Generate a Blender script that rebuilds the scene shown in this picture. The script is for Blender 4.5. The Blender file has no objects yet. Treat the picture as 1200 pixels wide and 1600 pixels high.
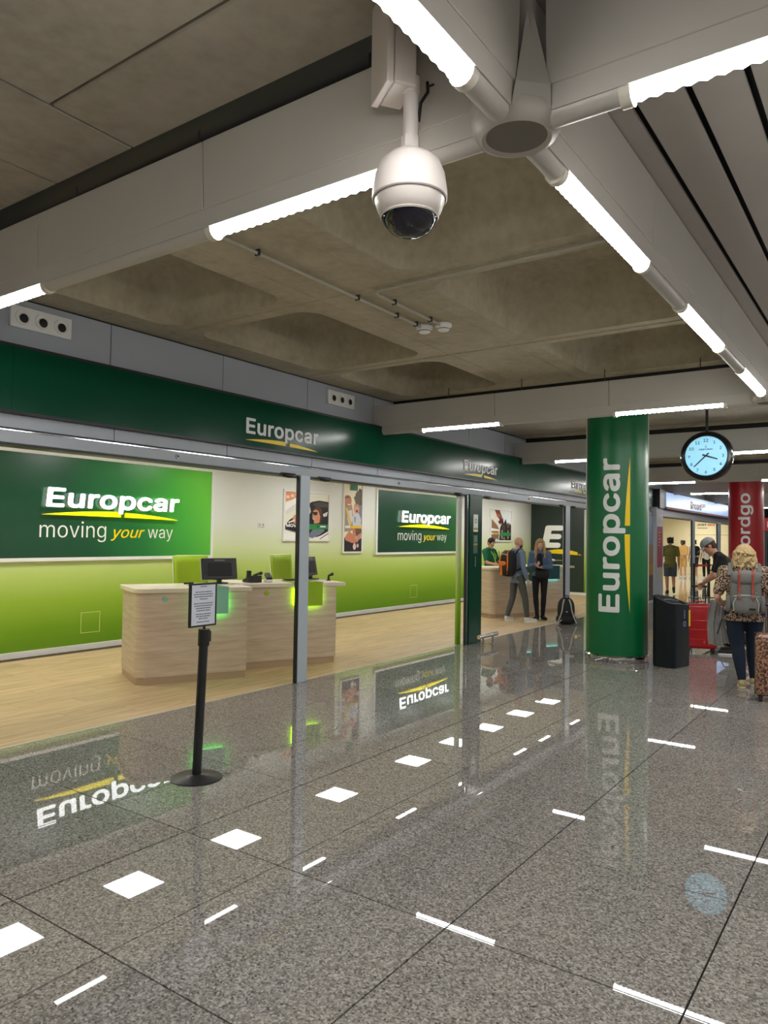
import bpy, bmesh, math, random
from mathutils import Vector, Matrix
random.seed(7)
R = math.radians
PI = math.pi
S = bpy.context.scene
C = S.collection

# ------------------------------------------------------------------ camera
def set_camera():
    yaw, pit, rol, f, h = 0.61442, 0.03346, 0.01467, 1149.5, 1.70
    fw = Vector((math.cos(yaw) * math.cos(pit), math.sin(yaw) * math.cos(pit), math.sin(pit)))
    r = fw.cross(Vector((0, 0, 1))).normalized()
    u = r.cross(fw)
    r2 = r * math.cos(rol) + u * math.sin(rol)
    u2 = -r * math.sin(rol) + u * math.cos(rol)
    m = Matrix((r2, u2, -fw)).transposed().to_4x4()
    m.translation = (0, 0, h)
    cd = bpy.data.cameras.new('camera')
    cd.sensor_fit = 'HORIZONTAL'
    cd.sensor_width = 36
    cd.lens = f * 36 / 1200
    cd.clip_start = 0.05
    cd.clip_end = 200
    o = bpy.data.objects.new('camera', cd)
    o.matrix_world = m
    C.objects.link(o)
    S.camera = o
set_camera()

# ------------------------------------------------------------------ world, exposure
w = bpy.data.worlds.new('world')
S.world = w
w.use_nodes = True
w.node_tree.nodes['Background'].inputs[0].default_value = (0.8, 0.85, 0.9, 1)
w.node_tree.nodes['Background'].inputs[1].default_value = 0.05
S.view_settings.view_transform = 'Standard'
S.view_settings.look = 'None'
S.view_settings.gamma = 1
S.view_settings.use_curve_mapping = False
S.view_settings.exposure = 0.0
HALL_L, SHOP_L, SHOP_STRIP_L = 52.0, 24.0, 22.0      # radiance of the tubes and ceiling panels

# ------------------------------------------------------------------ materials
def srgb(r, g, b):
    f = lambda c: (c / 255) / 12.92 if c <= 10 else (((c / 255) + 0.055) / 1.055) ** 2.4
    return (f(r), f(g), f(b))
MATS = {}
def nodes_of(name):
    m = bpy.data.materials.new(name)
    m.use_nodes = True
    return m, m.node_tree.nodes, m.node_tree.links, m.node_tree.nodes['Principled BSDF']
def mat(name, col, rough=0.5, metal=0.0, spec=0.5, var=0.0, scale=8.0, emit=0.0, ecol=None, alpha=None, coat=0.0, bump=0.0, stretch=None):
    if name in MATS:
        return MATS[name]
    m, N, L, b = nodes_of(name)
    b.inputs['Base Color'].default_value = (*col, 1)
    b.inputs['Roughness'].default_value = rough
    b.inputs['Metallic'].default_value = metal
    b.inputs['Specular IOR Level'].default_value = spec
    b.inputs['Coat Weight'].default_value = coat
    if emit:
        b.inputs['Emission Color'].default_value = (*(ecol or col), 1)
        b.inputs['Emission Strength'].default_value = emit
    if var or bump:
        g = N.new('ShaderNodeNewGeometry') if stretch is None else N.new('ShaderNodeTexCoord')
        src = g.outputs['Position'] if stretch is None else g.outputs['Object']
        if stretch is not None:
            mp = N.new('ShaderNodeMapping')
            mp.inputs['Scale'].default_value = stretch
            L.new(src, mp.inputs['Vector'])
            src = mp.outputs['Vector']
        n = N.new('ShaderNodeTexNoise')
        n.inputs['Scale'].default_value = scale
        n.inputs['Detail'].default_value = 5
        L.new(src, n.inputs['Vector'])
        if var:
            cr = N.new('ShaderNodeValToRGB')
            cr.color_ramp.elements[0].position = 0.3
            cr.color_ramp.elements[1].position = 0.7
            cr.color_ramp.elements[0].color = (*[max(0, c * (1 - var)) for c in col], 1)
            cr.color_ramp.elements[1].color = (*[min(1, c * (1 + var)) for c in col], 1)
            L.new(n.outputs['Fac'], cr.inputs['Fac'])
            L.new(cr.outputs['Color'], b.inputs['Base Color'])
        if bump:
            bp = N.new('ShaderNodeBump')
            bp.inputs['Strength'].default_value = bump
            bp.inputs['Distance'].default_value = 0.01
            L.new(n.outputs['Fac'], bp.inputs['Height'])
            L.new(bp.outputs['Normal'], b.inputs['Normal'])
    MATS[name] = m
    return m
def ramp(N, stops):
    cr = N.new('ShaderNodeValToRGB')
    e = cr.color_ramp.elements
    e[0].position, e[0].color = stops[0][0], (*stops[0][1], 1)
    e[1].position, e[1].color = stops[-1][0], (*stops[-1][1], 1)
    for p, c in stops[1:-1]:
        x = e.new(p)
        x.color = (*c, 1)
    return cr

def granite_mat():
    m, N, L, b = nodes_of('speckled grey granite')
    g = N.new('ShaderNodeNewGeometry')
    oi = N.new('ShaderNodeObjectInfo')
    v = N.new('ShaderNodeTexVoronoi'); v.inputs['Scale'].default_value = 115
    L.new(g.outputs['Position'], v.inputs['Vector'])
    bw = N.new('ShaderNodeRGBToBW'); L.new(v.outputs['Color'], bw.inputs['Color'])
    n = N.new('ShaderNodeTexNoise'); n.inputs['Scale'].default_value = 60; n.inputs['Detail'].default_value = 6; n.inputs['Roughness'].default_value = 0.75
    L.new(g.outputs['Position'], n.inputs['Vector'])
    mx = N.new('ShaderNodeMix'); mx.inputs['Factor'].default_value = 0.42
    L.new(bw.outputs['Val'], mx.inputs['A']); L.new(n.outputs['Fac'], mx.inputs['B'])
    cr = ramp(N, [(0.22, srgb(72, 69, 68)), (0.40, srgb(124, 120, 116)), (0.55, srgb(146, 142, 137)), (0.74, srgb(180, 175, 169))])
    L.new(mx.outputs['Result'], cr.inputs['Fac'])
    hs = N.new('ShaderNodeHueSaturation')
    mr = N.new('ShaderNodeMapRange'); mr.inputs['To Min'].default_value = 0.92; mr.inputs['To Max'].default_value = 1.06
    L.new(oi.outputs['Random'], mr.inputs['Value']); L.new(mr.outputs['Result'], hs.inputs['Value'])
    L.new(cr.outputs['Color'], hs.inputs['Color'])
    L.new(hs.outputs['Color'], b.inputs['Base Color'])
    b.inputs['Roughness'].default_value = 0.012
    b.inputs['Specular IOR Level'].default_value = 0.6
    MATS['granite'] = m
def wood_floor_mat():
    m, N, L, b = nodes_of('light oak plank')
    tc = N.new('ShaderNodeNewGeometry'); oi = N.new('ShaderNodeObjectInfo')
    ad = N.new('ShaderNodeVectorMath'); ad.operation = 'ADD'
    cx = N.new('ShaderNodeCombineXYZ'); ml = N.new('ShaderNodeMath'); ml.operation = 'MULTIPLY'; ml.inputs[1].default_value = 37
    L.new(oi.outputs['Random'], ml.inputs[0]); L.new(ml.outputs[0], cx.inputs['X']); L.new(ml.outputs[0], cx.inputs['Z'])
    L.new(tc.outputs['Position'], ad.inputs[0]); L.new(cx.outputs[0], ad.inputs[1])
    mp = N.new('ShaderNodeMapping'); mp.inputs['Scale'].default_value = (0.9, 11, 11)
    L.new(ad.outputs[0], mp.inputs['Vector'])
    n = N.new('ShaderNodeTexNoise'); n.inputs['Scale'].default_value = 2.0; n.inputs['Detail'].default_value = 7; n.inputs['Roughness'].default_value = 0.6
    L.new(mp.outputs[0], n.inputs['Vector'])
    cr = ramp(N, [(0.3, srgb(182, 150, 110)), (0.5, srgb(208, 178, 136)), (0.7, srgb(222, 196, 156))])
    L.new(n.outputs['Fac'], cr.inputs['Fac'])
    hs = N.new('ShaderNodeHueSaturation'); mr = N.new('ShaderNodeMapRange'); mr.inputs['To Min'].default_value = 0.9; mr.inputs['To Max'].default_value = 1.06
    L.new(oi.outputs['Random'], mr.inputs['Value']); L.new(mr.outputs[0], hs.inputs['Value']); L.new(cr.outputs[0], hs.inputs['Color'])
    L.new(hs.outputs[0], b.inputs['Base Color'])
    b.inputs['Roughness'].default_value = 0.42
    MATS['oak'] = m
def desk_wood_mat():
    m, N, L, b = nodes_of('pale ash laminate')
    tc = N.new('ShaderNodeTexCoord'); mp = N.new('ShaderNodeMapping'); mp.inputs['Scale'].default_value = (0.7, 0.7, 9)
    L.new(tc.outputs['Object'], mp.inputs['Vector'])
    n = N.new('ShaderNodeTexNoise'); n.inputs['Scale'].default_value = 2.4; n.inputs['Detail'].default_value = 8; n.inputs['Roughness'].default_value = 0.65
    L.new(mp.outputs[0], n.inputs['Vector'])
    cr = ramp(N, [(0.28, srgb(178, 156, 130)), (0.5, srgb(200, 180, 154)), (0.72, srgb(214, 198, 174))])
    L.new(n.outputs['Fac'], cr.inputs['Fac']); L.new(cr.outputs[0], b.inputs['Base Color'])
    b.inputs['Roughness'].default_value = 0.45
    MATS['ash'] = m
def gradient_wall_mat():
    m, N, L, b = nodes_of('cream to lime printed wall covering')
    g = N.new('ShaderNodeNewGeometry'); sp = N.new('ShaderNodeSeparateXYZ'); L.new(g.outputs['Position'], sp.inputs[0])
    mr = N.new('ShaderNodeMapRange'); mr.inputs['From Max'].default_value = 3.0; L.new(sp.outputs['Z'], mr.inputs['Value'])
    cr = ramp(N, [(0.0, srgb(98, 146, 12)), (0.12, srgb(116, 164, 16)), (0.25, srgb(152, 188, 52)), (0.38, srgb(188, 210, 112)), (0.5, srgb(212, 224, 176)), (0.64, srgb(226, 229, 218)), (1.0, srgb(228, 231, 230))])
    L.new(mr.outputs[0], cr.inputs['Fac']); L.new(cr.outputs[0], b.inputs['Base Color'])
    b.inputs['Roughness'].default_value = 0.55
    MATS['gradwall'] = m
def panel_mat(name, stops, sx, sz, bright):
    # panel colour: dark green at lower left running to bright leaf green at upper right
    m, N, L, b = nodes_of(name)
    tc = N.new('ShaderNodeTexCoord'); sp = N.new('ShaderNodeSeparateXYZ'); L.new(tc.outputs['Object'], sp.inputs[0])
    a = N.new('ShaderNodeMath'); a.operation = 'MULTIPLY'; a.inputs[1].default_value = sx; L.new(sp.outputs['X'], a.inputs[0])
    c = N.new('ShaderNodeMath'); c.operation = 'MULTIPLY_ADD'; c.inputs[1].default_value = sz; L.new(sp.outputs['Z'], c.inputs[0]); L.new(a.outputs[0], c.inputs[2])
    cr = ramp(N, stops); L.new(c.outputs[0], cr.inputs['Fac']); L.new(cr.outputs[0], b.inputs['Base Color'])
    b.inputs['Roughness'].default_value = 0.32
    MATS[name] = m
def concrete_mat(name, c0, c1, c2):
    m, N, L, b = nodes_of(name)
    g = N.new('ShaderNodeNewGeometry')
    n = N.new('ShaderNodeTexNoise'); n.inputs['Scale'].default_value = 1.3; n.inputs['Detail'].default_value = 9; n.inputs['Roughness'].default_value = 0.68
    n2 = N.new('ShaderNodeTexNoise'); n2.inputs['Scale'].default_value = 14; n2.inputs['Detail'].default_value = 6
    L.new(g.outputs['Position'], n.inputs['Vector']); L.new(g.outputs['Position'], n2.inputs['Vector'])
    mx = N.new('ShaderNodeMix'); mx.inputs['Factor'].default_value = 0.3
    L.new(n.outputs['Fac'], mx.inputs['A']); L.new(n2.outputs['Fac'], mx.inputs['B'])
    cr = ramp(N, [(0.32, c0), (0.5, c1), (0.68, c2)])
    L.new(mx.outputs['Result'], cr.inputs['Fac']); L.new(cr.outputs[0], b.inputs['Base Color'])
    bp = N.new('ShaderNodeBump'); bp.inputs['Strength'].default_value = 0.25; bp.inputs['Distance'].default_value = 0.01
    L.new(mx.outputs['Result'], bp.inputs['Height']); L.new(bp.outputs[0], b.inputs['Normal'])
    b.inputs['Roughness'].default_value = 0.85
    MATS[name] = m
def pattern_mat(name, c0, c1, scale, thr=0.5, rough=0.8):
    m, N, L, b = nodes_of(name)
    tc = N.new('ShaderNodeTexCoord')
    v = N.new('ShaderNodeTexNoise'); v.inputs['Scale'].default_value = scale; v.inputs['Detail'].default_value = 3
    L.new(tc.outputs['Object'], v.inputs['Vector'])
    cr = ramp(N, [(thr - 0.03, c0), (thr + 0.03, c1)])
    L.new(v.outputs['Fac'], cr.inputs['Fac']); L.new(cr.outputs[0], b.inputs['Base Color'])
    b.inputs['Roughness'].default_value = rough
    MATS[name] = m
granite_mat(); wood_floor_mat(); desk_wood_mat(); gradient_wall_mat()
panel_mat('panel near', [(0.0, srgb(16, 66, 44)), (0.38, srgb(20, 78, 48)), (0.62, srgb(34, 118, 56)), (0.84, srgb(70, 168, 58)), (1.0, srgb(104, 194, 62))], 0.25, 0.10, 1)
panel_mat('panel far', [(0.0, srgb(14, 60, 42)), (0.5, srgb(18, 76, 48)), (0.8, srgb(26, 98, 52)), (1.0, srgb(58, 156, 58))], 0.18, 0.18, 1)
concrete_mat('concrete bay', srgb(150, 140, 117), srgb(172, 162, 138), srgb(188, 179, 155))
concrete_mat('concrete flat', srgb(146, 138, 124), srgb(166, 158, 143), srgb(180, 172, 158))
pattern_mat('animal print cloth', srgb(38, 32, 28), srgb(176, 148, 124), 55, 0.5)
pattern_mat('snake print shell', srgb(74, 46, 36), srgb(168, 126, 102), 48, 0.5, 0.3)
G = MATS
white = mat('white paint', srgb(232, 232, 228), 0.5)
black = mat('black plastic', srgb(16, 16, 18), 0.4)
darkgrey = mat('dark grey', srgb(48, 50, 52), 0.5)
beamw = mat('cream beam enamel', srgb(186, 181, 174), 0.42, var=0.03, scale=2)
cladding = mat('blue grey cladding', srgb(168, 174, 182), 0.45, var=0.02, scale=1.5)
alu = mat('brushed aluminium', srgb(150, 153, 158), 0.3, 0.35, var=0.03, scale=3)
alupost = mat('anodised post', srgb(190, 200, 210), 0.35, 0.15)
chrome = mat('polished steel', srgb(205, 205, 205), 0.1, 1.0)
greenf = mat('deep green enamel', srgb(0, 64, 44), 0.2, spec=0.16)
greencol = mat('column green vinyl', srgb(0, 98, 53), 0.36, spec=0.4)
redcol = mat('column red vinyl', srgb(158, 18, 28), 0.36, spec=0.4)
lett = mat('silver white vinyl', srgb(220, 220, 220), 0.5)
yell = mat('yellow vinyl', srgb(240, 206, 0), 0.45)
litw = mat('lit white letter', srgb(255, 255, 255), 0.4, emit=2.6, ecol=(0.93, 1.0, 1.0))
lity = mat('lit yellow swoosh', srgb(255, 236, 0), 0.4, emit=0.95, ecol=srgb(255, 236, 0))
printw = mat('white print', srgb(246, 246, 240), 0.5)
tube = mat('fluorescent tube', (1, 1, 1), 0.5, emit=HALL_L, ecol=(1.0, 0.985, 0.95))
lpanel = mat('ceiling light panel', (1, 1, 1), 0.5, emit=SHOP_L, ecol=(1.0, 0.985, 0.965))
lpanelc = mat('cool ceiling light panel', (1, 1, 1), 0.5, emit=SHOP_L, ecol=(0.93, 0.97, 1.0))
lstrip = mat('shop strip light', (1, 1, 1), 0.5, emit=SHOP_STRIP_L, ecol=(1.0, 0.985, 0.965))

# ------------------------------------------------------------------ geometry helpers
class MB:
    def __init__(s):
        s.v, s.f, s.mi = [], [], []
        s.m = 0
    def _add(s, vs, fs):
        k = len(s.v)
        s.v += [tuple(p) for p in vs]
        s.f += [tuple(i + k for i in q) for q in fs]
        s.mi += [s.m] * len(fs)
        return s
    def box(s, a, b):
        (x0, y0, z0), (x1, y1, z1) = a, b
        return s._add([(x0, y0, z0), (x1, y0, z0), (x1, y1, z0), (x0, y1, z0), (x0, y0, z1), (x1, y0, z1), (x1, y1, z1), (x0, y1, z1)],
                      [(0, 3, 2, 1), (4, 5, 6, 7), (0, 1, 5, 4), (1, 2, 6, 5), (2, 3, 7, 6), (3, 0, 4, 7)])
    def cone(s, p0, p1, r0, r1=None, n=16, caps=True):
        r1 = r0 if r1 is None else r1
        p0, p1 = Vector(p0), Vector(p1)
        d = (p1 - p0).normalized()
        a = d.orthogonal().normalized(); b = d.cross(a)
        vs = []
        for p, r in ((p0, r0), (p1, r1)):
            vs += [p + (a * math.cos(2 * PI * i / n) + b * math.sin(2 * PI * i / n)) * r for i in range(n)]
        fs = [(i, (i + 1) % n, n + (i + 1) % n, n + i) for i in range(n)]
        if caps:
            fs += [tuple(range(n - 1, -1, -1)), tuple(range(n, 2 * n))]
        return s._add(vs, fs)
    def sphere(s, c, r, n=12, m=8, M=None):
        # ellipsoid; r scalar or 3-tuple; M optional 3x3 axes
        r = (r, r, r) if not hasattr(r, '__len__') else r
        c = Vector(c)
        vs = []
        def pt(x, y, z):
            q = Vector((x * r[0], y * r[1], z * r[2]))
            return c + (M @ q if M is not None else q)
        vs.append(pt(0, 0, -1))
        for j in range(1, m):
            t = -PI / 2 + PI * j / m
            for i in range(n):
                vs.append(pt(math.cos(t) * math.cos(2 * PI * i / n), math.cos(t) * math.sin(2 * PI * i / n), math.sin(t)))
        vs.append(pt(0, 0, 1))
        fs = [(0, 1 + (i + 1) % n, 1 + i) for i in range(n)]
        for j in range(m - 2):
            k = 1 + j * n
            fs += [(k + i, k + (i + 1) % n, k + n + (i + 1) % n, k + n + i) for i in range(n)]
        k = 1 + (m - 2) * n
        e = len(vs) - 1
        fs += [(k + i, k + (i + 1) % n, e) for i in range(n)]
        return s._add(vs, fs)
    def cap(s, p0, p1, r0, r1=None, n=12):
        r1 = r0 if r1 is None else r1
        s.sphere(p0, r0, n, 8); s.sphere(p1, r1, n, 8)
        if (Vector(p1) - Vector(p0)).length > 1e-4:
            s.cone(p0, p1, r0, r1, n)
        return s
    def chain(s, pts, rs, n=12):
        for i in range(len(pts) - 1):
            s.cap(pts[i], pts[i + 1], rs[i], rs[i + 1], n)
        return s
    def tube(s, pts, r, n=8):
        pts = [Vector(p) for p in pts]
        rings = []
        prev = None
        for i, p in enumerate(pts):
            d = (pts[min(i + 1, len(pts) - 1)] - pts[max(i - 1, 0)]).normalized()
            a = d.orthogonal().normalized() if prev is None else (prev - d * prev.dot(d)).normalized()
            prev = a
            b = d.cross(a)
            rings.append([p + (a * math.cos(2 * PI * k / n) + b * math.sin(2 * PI * k / n)) * r for k in range(n)])
        vs = [q for rg in rings for q in rg]
        fs = []
        for i in range(len(pts) - 1):
            fs += [(i * n + k, i * n + (k + 1) % n, (i + 1) * n + (k + 1) % n, (i + 1) * n + k) for k in range(n)]
        fs += [tuple(range(n - 1, -1, -1)), tuple(range((len(pts) - 1) * n, len(pts) * n))]
        return s._add(vs, fs)
    def lathe(s, prof, c=(0, 0, 0), n=32, a0=0.0, a1=2 * PI):
        full = abs(a1 - a0 - 2 * PI) < 1e-6
        k = n if full else n + 1
        vs = [(c[0] + r * math.cos(a0 + (a1 - a0) * i / n), c[1] + r * math.sin(a0 + (a1 - a0) * i / n), c[2] + z) for r, z in prof for i in range(k)]
        fs = []
        for j in range(len(prof) - 1):
            for i in range(n):
                i2 = (i + 1) % k
                fs.append((j * k + i, j * k + i2, (j + 1) * k + i2, (j + 1) * k + i))
        return s._add(vs, fs)
    def prism(s, poly, ax, a, b):
        # polygon in the two other axes, extruded along axis ax from a to b
        n = len(poly)
        def pt(p, t):
            q = [p[0], p[1]]; q.insert(ax, t); return tuple(q)
        vs = [pt(p, a) for p in poly] + [pt(p, b) for p in poly]
        fs = [(i, (i + 1) % n, n + (i + 1) % n, n + i) for i in range(n)] + [tuple(range(n - 1, -1, -1)), tuple(range(n, 2 * n))]
        return s._add(vs, fs)
    def poly(s, pts):
        return s._add(pts, [tuple(range(len(pts)))])
    def mesh(s, name, mats, bevel=0.0, seg=2, smooth=True, angle=None):
        angle = angle or (12 if bevel and seg < 3 else 40)
        me = bpy.data.meshes.new(name)
        me.from_pydata(s.v, [], s.f)
        for m in (mats if isinstance(mats, (list, tuple)) else [mats]):
            me.materials.append(m)
        me.polygons.foreach_set('material_index', s.mi)
        bm = bmesh.new(); bm.from_mesh(me)
        bmesh.ops.recalc_face_normals(bm, faces=bm.faces)
        if bevel:
            es = [e for e in bm.edges if len(e.link_faces) == 2 and e.calc_face_angle(0) > R(30)]
            bmesh.ops.bevel(bm, geom=es, offset=bevel, segments=seg, profile=0.5, affect='EDGES')
        bm.to_mesh(me); bm.free()
        if smooth:
            me.polygons.foreach_set('use_smooth', [True] * len(me.polygons))
            me.set_sharp_from_angle(angle=R(angle))
        me.update()
        return me
    def build(s, name, mats, parent=None, **kw):
        return link(name, s.mesh(name, mats, **kw), parent)
def link(name, me, parent=None, M=None):
    o = bpy.data.objects.new(name, me)
    C.objects.link(o)
    if parent is not None:
        o.parent = parent
    if M is not None:
        o.matrix_local = M
    return o
def tag(o, label=None, cat=None, group=None, kind=None):
    if label: o['label'] = label
    if cat: o['category'] = cat
    if group: o['group'] = group
    if kind: o['kind'] = kind
    return o
def thing(name, label, cat, loc=(0, 0, 0), rotz=0.0, group=None):
    o = bpy.data.objects.new(name, None)
    C.objects.link(o)
    o.location = loc
    o.rotation_euler = (0, 0, rotz)
    o.empty_display_size = 0.1
    return tag(o, label, cat, group)
def struct(name, mb, m, label, **kw):
    return tag(mb.build(name, m, **kw), label, kind='structure')
def sempty(name, label):
    o = bpy.data.objects.new(name, None); C.objects.link(o)
    return tag(o, label, kind='structure')
def copy_tree(o, loc, rotz=None, label=None, parent=None):
    c = o.copy(); C.objects.link(c)
    if parent is None:
        c.location = loc
        if rotz is not None: c.rotation_euler = (0, 0, rotz)
        if label: c['label'] = label
    else:
        c.parent = parent
    for ch in list(o.children):
        copy_tree(ch, None, parent=c)
    return c
# frames: local x right, y up, z out of the surface
def fr_front(x, y, z):     # surface facing -Y (towards the hall)
    return Matrix(((1, 0, 0, x), (0, 0, -1, y), (0, 1, 0, z), (0, 0, 0, 1)))
def fr_west(x, y, z):      # surface facing -X
    return Matrix(((0, 0, -1, x), (-1, 0, 0, y), (0, 1, 0, z), (0, 0, 0, 1)))
import os
try:      # Blender's own bundled sans serif; falls back to the built-in font
    SANS = bpy.data.fonts.load(os.path.join(bpy.utils.system_resource('DATAFILES'), 'fonts', 'Inter.woff2'))
except Exception:
    SANS = None
def text_mesh(s, mats, w=None, h=None, depth=0.0, bold=0.0, shear=0.0, space=1.0, cut=None, bend=None):
    cu = bpy.data.curves.new('t', 'FONT')
    cu.body = s; cu.size = 1.0; cu.offset = min(bold, 0.0); cu.shear = shear; cu.space_character = space
    cu.resolution_u = 5
    if SANS: cu.font = SANS
    cu.extrude = 0.0
    o = bpy.data.objects.new('t', cu)
    me = bpy.data.meshes.new_from_object(o)
    bpy.data.objects.remove(o); bpy.data.curves.remove(cu)
    if bold > 0:          # thicken the strokes: overlapping copies shifted round a small circle
        b0 = bmesh.new(); b0.from_mesh(me)
        src = b0.verts[:] + b0.edges[:] + b0.faces[:]
        for i in range(8):
            d = bmesh.ops.duplicate(b0, geom=src)
            bmesh.ops.translate(b0, verts=[g for g in d['geom'] if isinstance(g, bmesh.types.BMVert)], vec=(bold * math.cos(PI * i / 4), bold * math.sin(PI * i / 4), 0.00025 * (i + 1)))
        b0.to_mesh(me); b0.free()
    xs = [v.co.x for v in me.vertices]; ys = [v.co.y for v in me.vertices]
    x0, x1 = min(xs), max(xs)
    cap = 0.727 + bold * 2
    sx = (w / (x1 - x0)) if w else None
    sy = (h / cap) if h else sx
    sx = sx or sy
    for v in me.vertices:
        v.co.x = (v.co.x - x0) * sx; v.co.y = (v.co.y + bold) * sy
    bm = bmesh.new(); bm.from_mesh(me)
    if bold <= 0: bmesh.ops.remove_doubles(bm, verts=bm.verts, dist=1e-5)
    if bend:
        y = -0.5
        while y < 0.6:
            bmesh.ops.bisect_plane(bm, geom=bm.verts[:] + bm.edges[:] + bm.faces[:], plane_co=(0, y, 0), plane_no=(0, 1, 0))
            y += 0.025
    if depth:
        r = bmesh.ops.extrude_face_region(bm, geom=bm.faces[:])
        for v in r['geom']:
            if isinstance(v, bmesh.types.BMVert):
                v.co.z += depth
        bmesh.ops.recalc_face_normals(bm, faces=bm.faces)
    if bend:
        for v in bm.verts:
            v.co = bend(v.co)
    for f in bm.faces:
        f.material_index = 0
        if depth and len(mats) > 1 and abs(f.normal.z) < 0.5:
            f.material_index = 1
    bm.to_mesh(me); bm.free()
    for m in mats: me.materials.append(m)
    me.polygons.foreach_set('use_smooth', [False] * len(me.polygons))
    return me
def text(name, s, m, parent, M, **kw):
    mats = m if isinstance(m, (list, tuple)) else [m]
    return link(name, text_mesh(s, mats, **kw), parent, M)
def swoosh_pts(w, thick, pw0, pw1):
    # two blades either side of the p: left blade rises from a point, right blade falls to a point
    L_, Rr = [], []
    def top(x): return thick * (1 - ((x - 0.5 * w) / (0.5 * w)) ** 2)
    n = 10
    a = [pw0 * i / n for i in range(n + 1)]
    b = [pw1 + (w - pw1) * i / n for i in range(n + 1)]
    bot = lambda x: -0.35 * thick * ((x / w) ** 2)
    L_ = [(x, bot(x)) for x in a] + [(x, top(x)) for x in reversed(a[1:])]
    Rr = [(x, bot(x)) for x in b] + [(x, top(x) + bot(x)) for x in reversed(b[:-1])]
    return L_, Rr
def swoosh(name, mats, parent, M, w, thick, depth, p0=0.53, p1=0.585, bend=None):
    mb = MB()
    for pl in swoosh_pts(w, thick, p0 * w, p1 * w):
        if bend:
            pts = [tuple(bend(Vector((x, y, depth)))) for x, y in pl]
            k = len(pl) // 2
            n = len(pl)
            mb._add(pts, [tuple(range(n))])
        else:
            mb.prism(pl, 2, 0, depth)
    return link(name, mb.mesh(name, mats, smooth=False), parent, M)
def ell(cx, cy, rx, ry, n=20, a0=0, a1=360):
    return [(cx + rx * math.cos(R(a0 + (a1 - a0) * i / n)), cy + ry * math.sin(R(a0 + (a1 - a0) * i / n))) for i in range(n if a1 - a0 == 360 else n + 1)]
def rrect(x0, y0, x1, y1, r, n=5):
    p = []
    for cx, cy, a in ((x1 - r, y1 - r, 0), (x0 + r, y1 - r, 90), (x0 + r, y0 + r, 180), (x1 - r, y0 + r, 270)):
        p += [(cx + r * math.cos(R(a + 90 * i / n)), cy + r * math.sin(R(a + 90 * i / n))) for i in range(n + 1)]
    return p

# ================================================================== STRUCTURE
YF = 5.77          # shopfront line
YB = 9.70          # back wall of the rental office
XE = 21.90         # end wall between the two offices
ZS = 3.00          # office ceiling
# ---- hall floor: grout bed, plain granite beyond the built tiles, tiles as pieces
ROWS = [5.755, 4.905, 4.08, 3.36, 2.645, 1.64, 0.657, -0.343]
COLS = [1.845 + k for k in range(-4, 33)]
mb = MB()
tx0, tx1, ty0, ty1 = COLS[0], COLS[-1], ROWS[-1], ROWS[0]
mb.m = 1
mb.poly([(tx0, ty0, -0.008), (tx1, ty0, -0.008), (tx1, ty1, -0.008), (tx0, ty1, -0.008)])
mb.m = 0
for a, b in (((-9, -9), (50, ty0)), ((-9, ty0), (tx0, ty1)), ((tx1, ty0), (50, ty1))):
    mb.box((*a, -0.2), (*b, 0))
floor = struct('floor', mb, [G['granite'], mat('dark grout', srgb(26, 25, 24), 0.9)], 'polished speckled grey granite floor of the terminal hall', smooth=False)
tiles = {}
for j in range(len(ROWS) - 1):
    y1, y0 = ROWS[j], ROWS[j + 1]
    g = 0.0055 if j == 2 or j == 3 else 0.0028
    t = MB().box((0.004, y0 + (0.0075 if j == 2 else 0.004), -0.02), (1 - 0.004, y1 - (0.0075 if j == 3 else 0.004), 0.0)).mesh('tile', G['granite'], smooth=False)
    for x in COLS[:-1]:
        o = link('tile', t, floor)
        o.location = (x, 0, 0)
# brass-grey threshold strip
struct('trim_1', MB().box((-4, 5.755, -0.02), (XE, 5.79, 0.003)), mat('pale threshold', srgb(206, 198, 180), 0.35), 'pale metal threshold strip along the office door line', smooth=False)
# ---- office floor planks
mb = MB().box((-4, 5.79, -0.2), (XE, YB + 0.02, -0.006))
wf = struct('floor', mb, mat('dark underlay', srgb(90, 70, 48), 0.8), 'light oak plank floor of the green rental office', smooth=False)
pl = MB().box((0, 0, -0.006), (1.497, 0.2315, 0.0)).mesh('plank', G['oak'], smooth=False)
row = 0
y = 5.79
while y + 0.23 < YB:
    x = 2.0 - (row * 0.53) % 1.5
    while x < 18.5:
        o = link('plank', pl, wf); o.location = (x, y, 0)
        x += 1.5
    y += 0.233; row += 1
mbp = MB()
yy = 5.79
while yy + 0.23 < YB:
    mbp.box((-4, yy, -0.006), (0.5, yy + 0.2315, -0.0005)); mbp.box((18.5, yy, -0.006), (XE, yy + 0.2315, -0.0005))
    yy += 0.233
tag(mbp.build('plank_border', G['oak'], wf, smooth=False), kind='stuff')
# ---- second office floor
struct('floor', MB().box((XE + 0.1, 5.77, -0.2), (42, 12.5, -0.001)), mat('pale polished tile', srgb(196, 188, 172), 0.08), 'pale glossy floor inside the far office', smooth=False)
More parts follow.
